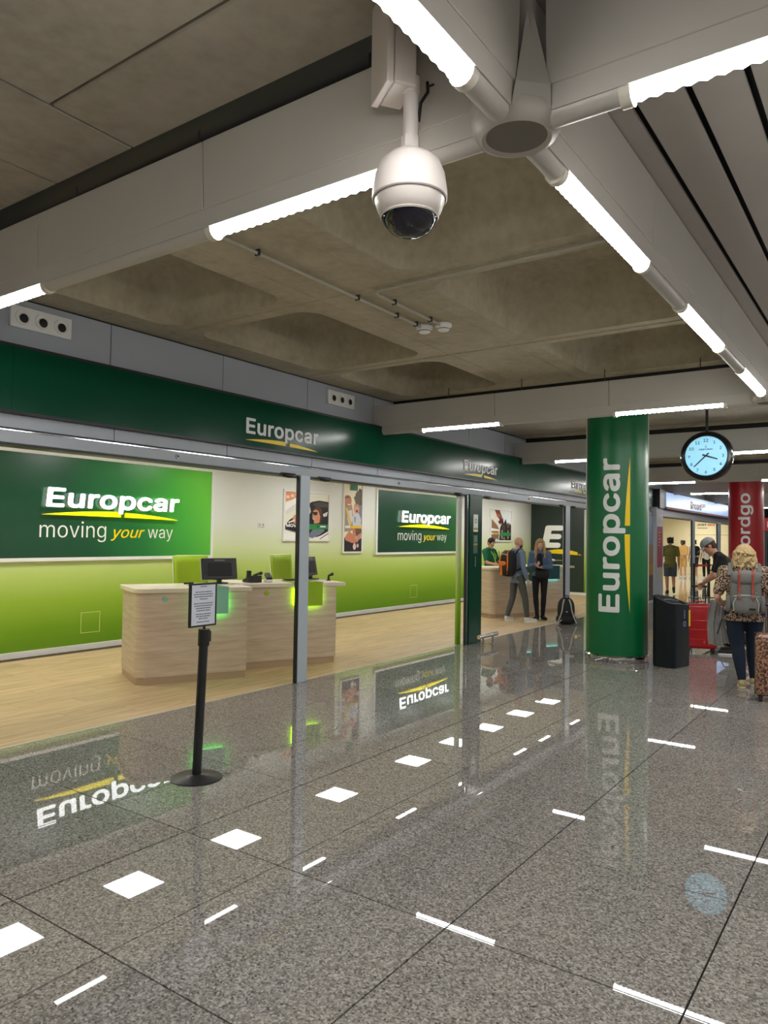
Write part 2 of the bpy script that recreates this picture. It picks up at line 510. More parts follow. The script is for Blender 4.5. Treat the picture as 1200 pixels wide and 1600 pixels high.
# ---- office walls and ceiling
struct('wall_back', MB().box((-4, YB, 0), (XE + 0.15, YB + 0.15, 3.4)), G['gradwall'], 'back wall of the office fading from cream to lime green', smooth=False)
struct('wall_end', MB().box((XE, 5.95, 0), (XE + 0.12, YB, 3.4)), G['gradwall'], 'end wall between the two offices behind the dark panel', smooth=False)
struct('wall_left', MB().box((-4.15, 5.95, 0), (-4, YB, 3.4)), G['gradwall'], 'end wall of the green office outside the photograph', smooth=False)
struct('baseboard_back', MB().box((-4, YB - 0.018, 0), (XE, YB, 0.085)), white, 'white baseboard under the lime wall', bevel=0.004)
struct('baseboard_end', MB().box((XE - 0.018, 5.95, 0), (XE, YB - 0.02, 0.085)), white, 'white baseboard under the dark logo panel', bevel=0.004)
struct('ceiling', MB().box((-4, 5.95, ZS), (XE, YB, ZS + 0.1)), white, 'white flat ceiling of the green office', smooth=False)
# ---- upper cladding over the shopfront
wf2 = struct('wall_front', MB().box((-4, 5.90, 2.40), (45, 6.0, 3.70)), darkgrey, 'blue grey panelled wall band above the shopfronts')
SEAM = 1.347
pm = MB().box((0.004, 5.852, 3.10), (SEAM - 0.004, 5.90, 3.585)).mesh('panel', cladding, bevel=0.003)
pm2 = MB().box((0.004, 5.765, 2.52), (SEAM - 0.004, 5.90, 2.66)).mesh('panel', cladding, bevel=0.003)
k = -4
while 3.965 + SEAM * k < 30:
    x = 3.965 + SEAM * k
    o = link('panel', pm, wf2); o.location = (x, 0, 0)
    if x < 20.5:
        o = link('panel', pm2, wf2); o.location = (x, 0, 0)
    k += 1
# door operator rail under the panels
tr = struct('trim_2', MB().box((-4, 5.72, 2.395), (XE - 0.8, 5.90, 2.505)), cladding, 'grey sliding door header rail under the green fascia', bevel=0.006)
MB().box((-4, 5.712, 2.488), (XE - 0.8, 5.722, 2.500)).build('groove_lip', chrome, tr, bevel=0.002)
MB().box((-4, 5.728, 2.375), (XE - 0.8, 5.89, 2.396)).build('track_recess', black, tr)
# ---- hall ceiling
X1, X2, X3, X4, X5 = 2.27, 8.05, 12.5, 18.3, 22.8        # beams across the hall
def coffer_bay(name, x0, x1, cx, label):
    # concrete slab with round-cornered coffers: flat ribs, filleted walls, flat pans
    cof = [(a, b, c, d) for a, b in cx for c, d in ((1.42, 2.93), (4.06, 5.50))]
    bm = bmesh.new()
    def loop(pts):
        vs = [bm.verts.new(p) for p in pts]
        return vs, [bm.edges.new((vs[i], vs[(i + 1) % len(vs)])) for i in range(len(vs))]
    n_ = 24
    outer = [(x0, 1.0, 3.6), (x1, 1.0, 3.6), (x1, 5.87, 3.6), (x0, 5.87, 3.6)]
    _, edges = loop(outer)
    rims = []
    for a, b, c, d in cof:
        vs, es = loop([(x, y, 3.6) for x, y in rrect(a, c, b, d, 0.20, 8)])
        rims.append((vs, (a, b, c, d))); edges += es
    bmesh.ops.triangle_fill(bm, edges=edges, use_beauty=True)
    for vs, (a, b, c, d) in rims:
        prev = vs
        for ins, z in ((0.012, 3.64), (0.05, 3.86), (0.08, 3.98), (0.12, 4.045), (0.19, 4.08), (0.32, 4.095)):
            nv = [bm.verts.new((x, y, z)) for x, y in rrect(a + ins, c + ins, b - ins, d - ins, max(0.20, 0.2 + 0.3 * ins), 8)]
            for i in range(len(nv)):
                k_ = (i + 1) % len(nv)
                bm.faces.new((prev[i], prev[k_], nv[k_], nv[i]))
            prev = nv
        bm.faces.new(prev)
    bmesh.ops.recalc_face_normals(bm, faces=bm.faces)
    me = bpy.data.meshes.new(name)
    bm.to_mesh(me); bm.free()
    me.materials.append(G['concrete bay'])
    me.polygons.foreach_set('use_smooth', [True] * len(me.polygons))
    me.set_sharp_from_angle(angle=R(32))
    o = tag(link(name, me), label, kind='structure')
    for y in (3.12, 3.82):
        MB().box((x0 + 0.1, y, 3.594), (x1 - 0.1, y + 0.010, 3.60)).build('formwork_fin', G['concrete bay'], o)
    for (a, b), (c, d) in zip(cx[:-1], cx[1:]):
        MB().box(((b + c) / 2 - 0.006, 1.2, 3.594), ((b + c) / 2 + 0.006, 5.8, 3.60)).build('formwork_fin', G['concrete bay'], o)
    return o
coffer_bay('ceiling', 2.40, X2 + 0.45, [(2.55, 4.36), (4.63, 6.46), (6.70, 8.25)], 'coffered raw concrete ceiling bay with round-cornered recesses')
coffer_bay('ceiling', X3, X4, [(12.8, 14.6), (14.88, 16.7), (16.95, 18.15)], 'coffered concrete ceiling bay beyond the green column')
def flat_slabs(x0, x1, y0, y1, cuts, label):
    c = struct('ceiling', MB().box((x0, y0, 3.64), (x1, y1, 3.8)), darkgrey, label)
    for a, b, cc, d in cuts:
        MB().box((a + 0.006, cc + 0.006, 3.60), (b - 0.006, d - 0.006, 3.64)).build('slab', G['concrete flat'], c, bevel=0.008, seg=1)
flat_slabs(-2.2, 2.40, 1.0, 5.87, [(-2.2, 1.76, 1.0, 3.10), (1.76, 2.20, 1.0, 3.10), (-2.2, 2.20, 3.10, 3.77), (-2.2, 2.20, 3.77, 5.0), (-2.2, 2.20, 5.0, 5.87)], 'flat concrete ceiling slabs nearest the camera')  # slabs stop short; dark backing there stands in for shadow above the beam
flat_slabs(X2 + 0.45, X3, 1.0, 5.87, [(X2 + 0.45, 9.9, 3.4, 5.87), (9.9, X3, 3.4, 5.87), (X2 + 0.45, 10.6, 1.0, 3.4), (10.6, X3, 1.0, 3.4)], 'flat concrete ceiling slabs above the green column')
flat_slabs(X4, 45, -9, 5.87, [(X4, X5, 3.4, 5.87), (X4, X5, 0, 3.4), (X5, 28, 0, 5.87), (28, 45, 0, 5.87), (X4, 45, -9, 0)], 'flat concrete ceiling slabs at the far end of the hall')
# metal strip ceiling on the right of the long beam
c = struct('ceiling', MB().box((-9, -9, 3.55), (X4, 1.0, 3.8)), black, 'dark void above the metal strip ceiling')
sl = MB().box((-9, 0.0127, 3.49), (X4, 0.1993, 3.505)).mesh('strip', mat('grey metal strip', srgb(168, 162, 154), 0.45, var=0.02), bevel=0.004)
for k in range(46):
    o = link('strip', sl, c); o.location = (0, 0.893 - 0.212 * (k + 1), 0)
o = MB().box((-9, 0.9057, 3.49), (X4, 1.03, 3.505)).build('strip', mat('grey metal strip', (0, 0, 0)), c)
# walls outside the photograph close the hall
struct('wall_right', MB().box((-9, -9.2, 0), (50, -9, 3.8)), white, 'plain wall on the far side of the hall outside the photograph')
struct('wall_rear', MB().box((-9.2, -9, 0), (-9, 12, 3.8)), white, 'plain wall behind the camera')
struct('wall_far', MB().box((45, -9, 0), (45.2, 12.6, 3.8)), mat('far wall grey', srgb(150, 152, 156), 0.6), 'grey wall closing the far end of the hall')
struct('ceiling', MB().box((-9, 1.0, 3.60), (-2.2, 5.87, 3.8)), G['concrete flat'], 'concrete ceiling behind the camera')
struct('wall_side', MB().box((-9, 5.77, 0), (-4.15, 5.95, 3.7)), cladding, 'blue grey wall behind the camera beside the office')

# ================================================================== BEAMS WITH TUBE LIGHTS
def ribbed(L_, rib):
    mb = MB()
    n = 10
    prof = []
    if rib:
        k = int(L_ / 0.046)
        for i in range(k):
            prof += [(0.0345, L_ * i / k), (0.0425, L_ * (i + 0.5) / k)]
        prof.append((0.0345, L_))
    else:
        prof = [(0.041, 0), (0.041, L_)]
    for r, t in prof:
        for i in range(n + 1):
            a = PI + PI * i / n
            mb.v.append((t, r * math.cos(a), r * 0.85 * math.sin(a)))
    for j in range(len(prof) - 1):
        for i in range(n):
            mb.f.append((j * (n + 1) + i, j * (n + 1) + i + 1, (j + 1) * (n + 1) + i + 1, (j + 1) * (n + 1) + i)); mb.mi.append(0)
    for j in (0, len(prof) - 1):
        mb.f.append(tuple(j * (n + 1) + i for i in range(n + 1))); mb.mi.append(0)
    return mb.mesh('light_tube', tube, angle=80)
TUBE_R, TUBE_P = ribbed(1.10, True), ribbed(1.10, False)
endcap = MB().cone((0, 0, -0.006), (0.035, 0, -0.006), 0.0425, n=16).mesh('end_cap', mat('ivory cap', srgb(214, 208, 194), 0.4))
def beam(label, along, fixed, a0, a1, lights, seams, rib=True, group=None, dark_gap=False):
    # beam runs along +x local from a0 to a1
    loc = (0, fixed, 0) if along == 'x' else (fixed, 0, 0)
    t = thing('ceiling_beam', label, 'beam', loc, 0 if along == 'x' else PI / 2, group)
    BT = 3.45 if dark_gap else 3.485
    ed = [a0] + [s for s in seams if a0 < s < a1] + [a1]
    for p, q in zip(ed[:-1], ed[1:]):
        MB().prism([(-0.075, BT), (-0.062, 3.175), (0.062, 3.175), (0.075, BT)], 0, p + 0.0025, q - 0.0025).build('face_panel', beamw, t, bevel=0.003, seg=1)
    for hx in range(int(a1 - a0)):
        if rib and 0.3 < hx + 0.5 < a1 - a0 - 0.2:
            MB().cone((a0 + hx + 0.5, 0, 3.455), (a0 + hx + 0.5, 0, 3.60), 0.006, n=6).build('hanger_rod', darkgrey, t)
    if dark_gap:
        MB().box((a0, -0.50, 3.515), (a1, -0.44, 3.60)).build('dark_gap_strip', black, t)  # black strip added to draw the dark shade line above the beam top
    MB().prism([(-0.056, 3.175), (-0.047, 3.098), (0.047, 3.098), (0.056, 3.175)], 0, a0, a1).build('lower_skirt', beamw, t)
    mb = MB()
    e = sorted(lights)
    pos = a0
    for s in e + [None]:
        q = a1 if s is None else s
        if q - pos > 0.02:
            mb.prism([(0.041 * math.cos(PI + PI * i / 10), 3.10 + 0.036 * math.sin(PI + PI * i / 10)) for i in range(11)], 0, pos, q)
        if s is not None: pos = s + 1.10
    mb.build('tube_housing', beamw, t)
    for s in e:
        o = link('light_tube', TUBE_R if rib else TUBE_P, t); o.location = (s, 0, 3.099)
        for x in (s - 0.03, s + 1.095):
            o = link('end_cap', endcap, t); o.location = (x, 0, 3.099)
    return t
LY = [1.47, 3.97]                       # tube starts towards the wall
LYN = [-0.42, -2.95, -5.45, -7.9]       # tube starts on the other side of the long beam
beam('cream beam with tube lights running to the wall behind the dome camera', 'y', X1, 1.20, 5.85, LY, [2.59, 3.97])
beam('cream beam with tube light at top right of the white ring', 'y', X1, -9, 0.94, LYN, [-0.5, -3.0])
beam('cream beam with tube lights crossing in front of the top of the green column', 'y', X2, 1.20, 5.85, LY, [2.63, 4.02], dark_gap=True)
beam('cream beam beyond the long beam outside the right edge', 'y', X2, -9, 0.94, LYN, [], rib=False)
for xx, lab in ((X3, 'cream beam crossing behind the hanging clock'), (X4, 'cream beam just above the top of the red column'), (X5, 'cream beam behind the red column over the far office sign'), (28.6, 'far cream beam beyond the red column'), (33.1, 'farthest cream beam at the end of the hall')):
    beam(lab, 'y', xx, -9, 5.85, LYN + LY, [-5, -2, 1.3, 2.6, 4.0], rib=False, dark_gap=True)
beam('cream beam behind the camera running to the wall', 'y', -2.2, -9, 5.85, LYN + LY, [], rib=False)
beam('long cream beam running into the distance at right of the white ring', 'x', 1.07, X1 + 0.13, X2 - 0.13, [2.64, 4.54, 6.47], [3.72, 5.4])
beam('long cream beam overhead at top of the photograph', 'x', 1.07, -2.1, X1 - 0.13, [0.79, -1.2], [0.6])
beam('long cream beam continuing past the second ring', 'x', 1.07, X2 + 0.13, X3 - 0.1, [8.5, 10.6], [], rib=False)
beam('long cream beam on the far side of the hall', 'x', -5.2, -8, X4, [-6, -3, 0, 3, 5.0, 7, 9, 12, 15], [], rib=False)
def hub(x, y, label):
    t = thing('beam_hub', label, 'hub', (x, y, 0))
    for k in range(4):
        a = PI / 4 + k * PI / 2
        ca, sa = math.cos(a), math.sin(a)
        # tapered corner fillet: wide at the ring, a point at the top
        c_, s_ = math.cos(a - PI / 4), math.sin(a - PI / 4)
        def rotp(p): return (p[0] * c_ - p[1] * s_, p[0] * s_ + p[1] * c_, p[2])
        P = [(0.078, 0.078, 3.485), (0.150, 0.066, 3.17), (0.066, 0.150, 3.17), (0.145, 0.05, 3.10), (0.05, 0.145, 3.10)]
        mb = MB()
        mb.poly([rotp(P[0]), rotp(P[1]), rotp(P[2])]); mb.poly([rotp(P[1]), rotp(P[3]), rotp(P[4]), rotp(P[2])])
        mb.build('corner_fillet', beamw, t, smooth=False)
    MB().box((-0.09, -0.09, 3.10), (0.09, 0.09, 3.48)).build('core', beamw, t)
    MB().lathe([(0.10, 3.075), (0.118, 3.062), (0.135, 3.07), (0.150, 3.095), (0.150, 3.13), (0.09, 3.14)], n=40).build('ring', beamw, t)
    MB().lathe([(0.0001, 3.072), (0.105, 3.072)], n=40).build('speaker_mesh', mat('grey speaker mesh', srgb(118, 112, 104), 0.7), t)
    return t
hub(X1, 1.07, 'cream beam crossing with a round grey speaker disc near the dome camera')
hub(X2, 1.07, 'cream beam crossing with a round disc at the right edge of the photograph')

# ================================================================== SHOPFRONT
# ---- fascia band
fb = thing('fascia_sign', 'long dark green fascia band above the office doors with repeated lettering', 'sign', (0, 5.70, 2.645))
fe = [-4, 3.0, 7.47, 12.1, 16.7, 21.15]
for a, b in zip(fe[:-1], fe[1:]):
    MB().box((a + 0.001, 0, 0), (b - 0.001, 0.15, 0.51)).build('fascia_panel', greenf, fb, bevel=0.002)
MB().box((-4, -0.006, 0.508), (21.15, 0.15, 0.53)).build('top_edge', black, fb)
MB().box((-4, -0.006, -0.018), (21.15, 0.15, 0.002)).build('bottom_edge', black, fb)
def logo(parent, Mf, x, z, w, cap, m, my, depth, bold=0.020, tagline=None, swz=None, side=None):
    mm = [m, side] if side else m
    text('lettering', 'Europcar', mm, parent, Mf @ Matrix.Translation((x, z, 0)), w=w, h=cap, bold=bold, depth=depth, space=1.03)
    swoosh('swoosh', my, parent, Mf @ Matrix.Translation((x - 0.01 * w, z - cap * 0.30, 0)), w * 1.01, w * 0.036, max(depth * 0.6, 0.002))
for x in (5.51, 10.26, 14.92):
    logo(fb, fr_front(0, -0.002, 0), x, 0.135, 1.18, 0.235, lett, yell, 0.003)
for x in (1.0,):
    logo(fb, fr_front(0, -0.002, 0), x - 0.2, 0.135, 1.18, 0.235, lett, yell, 0.003)
# ---- posts
def door_post(x0, x1, label, m=alupost):
    t = thing('door_post', label, 'post', (x0, 5.70, 0))
    w_ = x1 - x0
    MB().box((0, 0, 0), (w_, 0.07, 2.40)).build('profile', m, t, bevel=0.006)
    MB().box((-0.022, 0.01, 0), (0.0, 0.05, 2.38)).build('rubber_seal', black, t)
    MB().box((w_, 0.05, 0), (w_ + 0.008, 0.10, 2.38)).build('glass_edge', darkgrey, t)
    return t
door_post(6.40, 6.565, 'pale grey aluminium door post beside the wooden desks')
door_post(14.63, 14.86, 'pale grey aluminium door post behind the standing black backpack')
door_post(1.6, 1.77, 'pale grey aluminium door post left of the photograph')
door_post(20.2, 20.4, 'pale grey aluminium door post hidden by the green column')
t = thing('green_post', 'dark green square post with notices between the two office doorways', 'post', (10.41, 5.66, 0))
MB().box((0, 0, 0), (0.42, 0.09, 2.40)).build('cladding', greenf, t, bevel=0.004)
MB().box((-0.03, 0.02, 0), (-0.002, 0.06, 2.39)).build('door_edge', chrome, t, bevel=0.006)
MB().box((-0.075, 0.03, 0), (-0.032, 0.06, 2.38)).build('door_edge', darkgrey, t, bevel=0.004)
M0 = fr_front(0, -0.003, 0)
def card(parent, x0, z0, x1, z1, m, name='notice', y=-0.003):
    return MB().box((x0, y, z0), (x1, y + 0.003, z1)).build(name, m, parent, smooth=False)
nw = card(t, 0.12, 1.80, 0.27, 2.08, printw)
card(t, 0.125, 1.83, 0.265, 1.865, mat('ochre print', srgb(190, 160, 40), 0.5), 'notice_band', -0.0045)
MB().lathe([(0.028, 0), (0.037, 0), (0.037, 0.002), (0.028, 0.002), (0.028, 0)], n=20).build('notice_ring', black, t).matrix_local = Matrix.Translation((0.195, -0.005, 1.975)) @ Matrix.Rotation(R(90), 4, 'X')
card(t, 0.12, 1.45, 0.26, 1.75, mat('green grey print', srgb(60, 96, 78), 0.5), 'notice')
card(t, 0.125, 1.585, 0.255, 1.61, mat('ochre print', (0, 0, 0)), 'notice_band', -0.0045)
for k in range(5):
    card(t, 0.14, 1.64 + 0.02 * k, 0.24, 1.648 + 0.02 * k, mat('pale print', srgb(150, 170, 160), 0.5), 'notice_line', -0.0045)
for k in range(7):
    card(t, 0.185, 1.24 + 0.024 * k, 0.205, 1.255 + 0.024 * k, mat('pale print', (0, 0, 0)), 'small_lettering')
# wrapped stub wall behind the green post
struct('wall_stub', MB().box((10.21, 5.765, 0), (10.33, 5.80, 2.37)), G['gradwall'], 'narrow wall stub with lime gradient beside the green post', bevel=0.003)
# sensors and lock on the header rail
def sensor(x, label):
    t = thing('door_sensor', label, 'sensor', (x, 5.715, 2.38), group='door sensors under the header rail')
    MB().sphere((0, -0.005, 0), (0.11, 0.035, 0.028), 16, 8).build('housing', black, t)
    MB().box((-0.12, -0.005, -0.004), (0.12, 0.01, 0.03)).build('bracket', darkgrey, t, bevel=0.004)
for x, l in ((6.20, 'black door sensor left of the grey door post'), (6.85, 'black door sensor right of the grey door post'), (10.13, 'black door sensor left of the green post'), (11.13, 'black door sensor right of the green post'), (14.42, 'black door sensor left of the second grey door post'), (15.1, 'black door sensor right of the second grey door post')):
    sensor(x, l)
for x, l in ((4.63, 'round lock on the header rail above the first doorway'), (8.45, 'round lock on the header rail above the second doorway'), (12.8, 'round lock on the header rail above the third doorway')):
    t = thing('rail_lock', l, 'lock', (x, 5.72, 2.445), group='round locks on the header rail')
    MB().cone((0, 0, 0), (0, -0.014, 0), 0.024, 0.02, n=20).build('collar', alu, t)
    MB().cone((0, -0.014, 0), (0, -0.018, 0), 0.011, n=14).build('cylinder', darkgrey, t)
# bumper rail in front of the green post
t = thing('bumper_rail', 'short polished steel bumper rail on two legs before the green post', 'rail', (10.30, 5.42, 0))
MB().cone((0, 0, 0.15), (0.62, 0, 0.15), 0.034, n=20).build('bar', chrome, t, angle=40)
for x in (0.14, 0.48):
    MB().cone((x, 0, 0.01), (x, 0, 0.13), 0.018, n=14).build('leg', chrome, t)
    MB().cone((x, 0, 0.0), (x, 0, 0.010), 0.045, n=20).build('foot_plate', chrome, t)
# ---- triple nozzle vents on the cladding
def vent(x, label):
    t = thing('nozzle_vent', label, 'vent', (x, 5.852, 3.435))
    MB().box((-0.265, -0.03, -0.088), (0.265, 0, 0.088)).build('plate', white, t, bevel=0.003)
    for dx in (-0.165, 0, 0.165):
        M = Matrix.Translation((dx, -0.03, 0.0)) @ Matrix.Rotation(R(90), 4, 'X')
        r = MB().lathe([(0.062, 0.0), (0.060, 0.008), (0.045, 0.004), (0.040, -0.004)], n=24).build('nozzle', white, t); r.matrix_local = M
        q = MB().lathe([(0.0001, 0.006), (0.020, 0.006), (0.037, 0.004)], n=24).build('throat', black, t)
        q.matrix_local = Matrix.Translation((dx + 0.008, -0.031, -0.006)) @ Matrix.Rotation(R(90), 4, 'X')
vent(3.295, 'white three-nozzle air vent at the left edge above the fascia')
vent(7.285, 'white three-nozzle air vent above the first fascia lettering')

# ================================================================== OFFICE WALL PANELS AND POSTERS
sidegrey = mat('letter return', srgb(170, 176, 172), 0.4)
def logo_panel(x0, m, label, lx, W_=3.69):
    t = thing('logo_panel', label, 'sign', (x0, YB, 1.29))
    H_ = 1.52
    MB().box((0.05, -0.035, 0.05), (W_ - 0.05, 0, H_ - 0.05)).build('board', m, t, smooth=False)
    for a, b in (((0, 0), (W_, 0.05)), ((0, H_ - 0.05), (W_, H_)), ((0, 0.05), (0.05, H_ - 0.05)), ((W_ - 0.05, 0.05), (W_, H_ - 0.05))):
        MB().box((a[0], -0.05, a[1]), (b[0], 0, b[1])).build('frame_bar', white, t, bevel=0.004)
    F = fr_front(0, -0.035, 0)
    text('lettering', 'Europcar', [litw, sidegrey], t, F @ Matrix.Translation((lx, 0.755, 0.03)), w=2.27, h=0.375, bold=0.023, depth=0.06, shear=0.06, space=1.02)
    swoosh('swoosh', lity, t, F @ Matrix.Translation((lx - 0.03, 0.648, 0.03)), 2.30, 0.072, 0.04, 0.535, 0.575)
    text('tagline_moving', 'moving', printw, t, F @ Matrix.Translation((lx - 0.03, 0.335, 0.002)), w=1.03, bold=-0.004, depth=0.002)
    text('tagline_your', 'your', mat('yellow script print', srgb(250, 220, 0), 0.5), t, F @ Matrix.Translation((lx + 1.08, 0.335, 0.002)), w=0.60, h=0.235, shear=0.30, depth=0.002, bold=0.006)
    text('tagline_way', 'way', printw, t, F @ Matrix.Translation((lx + 1.74, 0.335, 0.002)), w=0.48, bold=-0.004, depth=0.002)
    return t
logo_panel(4.84, G['panel near'], 'large green wall panel with lit white lettering at far left', 0.71, 3.78)
logo_panel(13.40, G['panel far'], 'green wall panel with lit white lettering right of the family poster', 0.90)

def poster(label, x0, x1, z0, z1, art, fw=0.045):
    t = thing('wall_poster', label, 'poster', (x0, YB, z0))
    W_, H_ = x1 - x0, z1 - z0
    for a, b in (((0, 0), (W_, fw)), ((0, H_ - fw), (W_, H_)), ((0, fw), (fw, H_ - fw)), ((W_ - fw, fw), (W_, H_ - fw))):
        MB().box((a[0], -0.035, a[1]), (b[0], 0, b[1])).build('frame_bar', white, t, bevel=0.003)
    mb = MB(); mats = []
    cols = {}
    for i, (c, pts) in enumerate(art):
        if c not in cols:
            cols[c] = len(mats); mats.append(mat('print %d %d %d' % c, srgb(*c), 0.45))
        mb.m = cols[c]
        y = -0.012 - 0.0006 * i
        mb.poly([(fw + max(0, min(1, u)) * (W_ - 2 * fw), y, fw + max(0, min(1, v)) * (H_ - 2 * fw)) for u, v in pts])
    mb.build('print', mats, t, smooth=False)
    return t, W_, H_
full = [(0, 0), (1, 0), (1, 1), (0, 1)]
rc = lambda a, b, c, d: [(a, b), (c, b), (c, d), (a, d)]
art1 = [((236, 232, 214), full), ((226, 150, 104), [(0, .78), (.33, .9), (.42, 1), (0, 1)]),
        *[((240, 214, 190), rc(.03 + .1 * i, .86 + .03 * i, .10 + .1 * i, .92 + .03 * i)) for i in range(3)],
        ((246, 244, 236), [(0, .55), (.5, .95), (1, .97), (1, 1), (.42, 1), (0, .74)]),
        ((222, 224, 216), [(0, .5), (.25, .62), (.5, .8), (.5, .95), (0, .58)]),
        ((20, 20, 20), [(0, .26), (.1, .4), (.3, .55), (.46, .72), (.6, .82), (.78, .86), (1, .84), (1, .12), (.8, .04), (.55, .06), (.3, .14), (0, .22)]),
        ((70, 64, 52), [(.62, .78), (.8, .83), (1, .8), (1, .72), (.7, .7)]),
        ((232, 232, 226), [(.3, .46), (.45, .64), (.56, .7), (.58, .6), (.52, .48), (.4, .4)]),
        ((206, 150, 116), ell(.24, .42, .07, .1)), ((236, 230, 220), [(.08, .36), (.22, .42), (.22, .38), (.08, .33)]),
        ((90, 58, 40), ell(.74, .60, .11, .11)), ((84, 54, 38), [(.72, .56), (.86, .52), (.82, .36), (.72, .42)]),
        ((214, 150, 112), [(.63, .62), (.70, .66), (.76, .62), (.80, .5), (.78, .36), (.66, .34), (.64, .44), (.61, .47)]),
        ((18, 18, 20), [(.62, .60), (.74, .60), (.72, .53), (.64, .53)]), ((236, 230, 226), rc(.62, .435, .67, .45)),
        ((222, 222, 220), [(.86, .56), (.98, .62), (.96, .52), (.88, .5)]),
        ((116, 126, 140), [(.5, .06), (.62, .2), (.78, .26), (.92, .2), (.8, .1), (.62, .02)]),
        ((240, 240, 232), [(0, 0), (1, 0), (1, .18), (.82, .08), (.62, .01), (.3, .12), (0, .2)]),
        ((30, 30, 30), [(.78, 0), (.81, 0), (1, .12), (1, .14)]), ((30, 30, 30), [(0, .2), (.3, .115), (.3, .125), (0, .215)]),
        ((38, 140, 72), [(.50, .2), (.98, .23), (.98, .33), (.50, .33)]), ((14, 70, 40), rc(.72, .26, .76, .30)), ((236, 240, 236), rc(.80, .265, .93, .295))]
t, W_, H_ = poster('wide framed poster of a driver in sunglasses behind the door post', 10.38, 11.78, 1.585, 2.585, art1)
F = fr_front(0, -0.028, 0)
text('lettering', 'MOVE', printw, t, F @ Matrix.Translation((0.08, 0.275, 0)), w=0.36, h=0.085, bold=0.03, depth=0.001)
text('lettering', 'TO', mat('yellow script print', (0, 0, 0)), t, F @ Matrix.Translation((0.46, 0.275, 0)), w=0.17, h=0.085, bold=0.03, depth=0.001)
art2 = [((236, 228, 200), full), ((92, 84, 72), [(.55, .78), (.7, .82), (.86, .92), (1, .9), (1, .6), (.7, .66)]), ((104, 92, 78), ell(.8, .78, .18, .10)),
        ((166, 150, 130), [(0, .28), (0, .74), (.2, .76), (.45, .66), (.55, .5), (.5, .3)]),
        ((196, 130, 100), ell(.22, .72, .2, .085)), ((140, 96, 66), [(0, .75), (.08, .8), (.3, .8), (.42, .74), (.3, .77), (.1, .76)]),
        ((240, 224, 210), rc(.2, .665, .36, .68)), ((214, 208, 204), [(.2, .58), (.45, .6), (.5, .45), (.3, .36), (.2, .46)]),
        ((226, 196, 90), [(.08, .62), (.18, .62), (.42, .4), (.34, .36)]),
        ((130, 140, 158), [(.6, .66), (.98, .68), (1, .4), (.8, .36), (.6, .5)]),
        ((206, 206, 212), [(.45, .48), (.6, .56), (.84, .55), (.98, .46), (.94, .34), (.52, .34)]),
        ((222, 160, 130), ell(.70, .615, .16, .07)), ((190, 140, 96), [(.54, .64), (.6, .69), (.8, .69), (.86, .64), (.7, .665)]),
        ((120, 50, 44), ell(.72, .585, .06, .018)), ((110, 160, 170), [(.58, .5), (.66, .5), (.64, .42), (.58, .42)]),
        ((28, 28, 34), [(0, 0), (1, 0), (1, .2), (.7, .14), (.3, .18), (0, .2)]),
        ((206, 134, 104), [(.05, .2), (.3, .3), (.5, .24), (.62, .16), (.5, .12), (.3, .14), (.1, .16)]),
        ((200, 130, 102), [(.5, .34), (.64, .34), (.66, .1), (.56, .08), (.5, .2)]), ((206, 136, 106), [(.8, .34), (.98, .3), (.94, .2), (.72, .12), (.66, .16), (.8, .24)]),
        ((118, 80, 66), [(.62, .34), (.98, .36), (1, .28), (.7, .22)]), ((224, 200, 196), ell(.6, .07, .09, .045)), ((214, 190, 186), ell(.78, .085, .06, .03)),
        ((36, 110, 70), rc(.32, .88, .74, 1)), ((228, 228, 220), rc(.06, .335, .34, .37)), ((232, 188, 40), rc(.36, .335, .98, .37))]
poster('tall framed poster of a parent hugging a laughing child', 12.22, 12.91, 1.335, 2.90, art2, 0.035)
art3 = [((232, 238, 240), full), ((120, 72, 52), [(.18, 1), (.42, 1), (.52, .82), (.6, .6), (.44, .66), (.3, .8)]), ((196, 96, 48), ell(.36, .82, .09, .06)),
        ((240, 236, 226), [(0, .8), (.16, .98), (.3, .72), (.52, .5), (.42, .3), (0, .34)]), ((150, 110, 84), [(0, .72), (.14, .62), (.3, .5), (.4, .36), (0, .4)]),
        ((96, 24, 30), [(.34, .62), (.5, .72), (.56, .6), (.44, .52)]), ((30, 26, 26), [(.4, 0), (.44, .4), (.52, .56), (.58, .78), (.62, .56), (.72, .72), (.78, .55), (.9, .5), (.94, .6), (1, .5), (1, 0)]),
        ((80, 62, 48), ell(.62, .42, .09, .14)), ((110, 86, 76), ell(.84, .5, .06, .1)), ((224, 206, 180), rc(.52, .05, .56, .34)), ((206, 190, 160), rc(.82, .05, .86, .34)),
        ((134, 100, 80), [(0, .3), (.36, .3), (.4, .16), (.2, 0), (0, 0)]), ((222, 170, 30), rc(.14, .19, .38, .25)), ((220, 216, 206), rc(.02, .19, .12, .25)),
        ((40, 140, 76), [(.42, .14), (.98, .15), (.98, .26), (.42, .26)]), ((60, 50, 44), rc(.3, .02, .36, .12)), ((210, 196, 168), rc(.62, .02, .66, .1))]
poster('framed poster of friends on a sunny street near the far counter', 19.03, 20.45, 1.60, 2.57, art3)
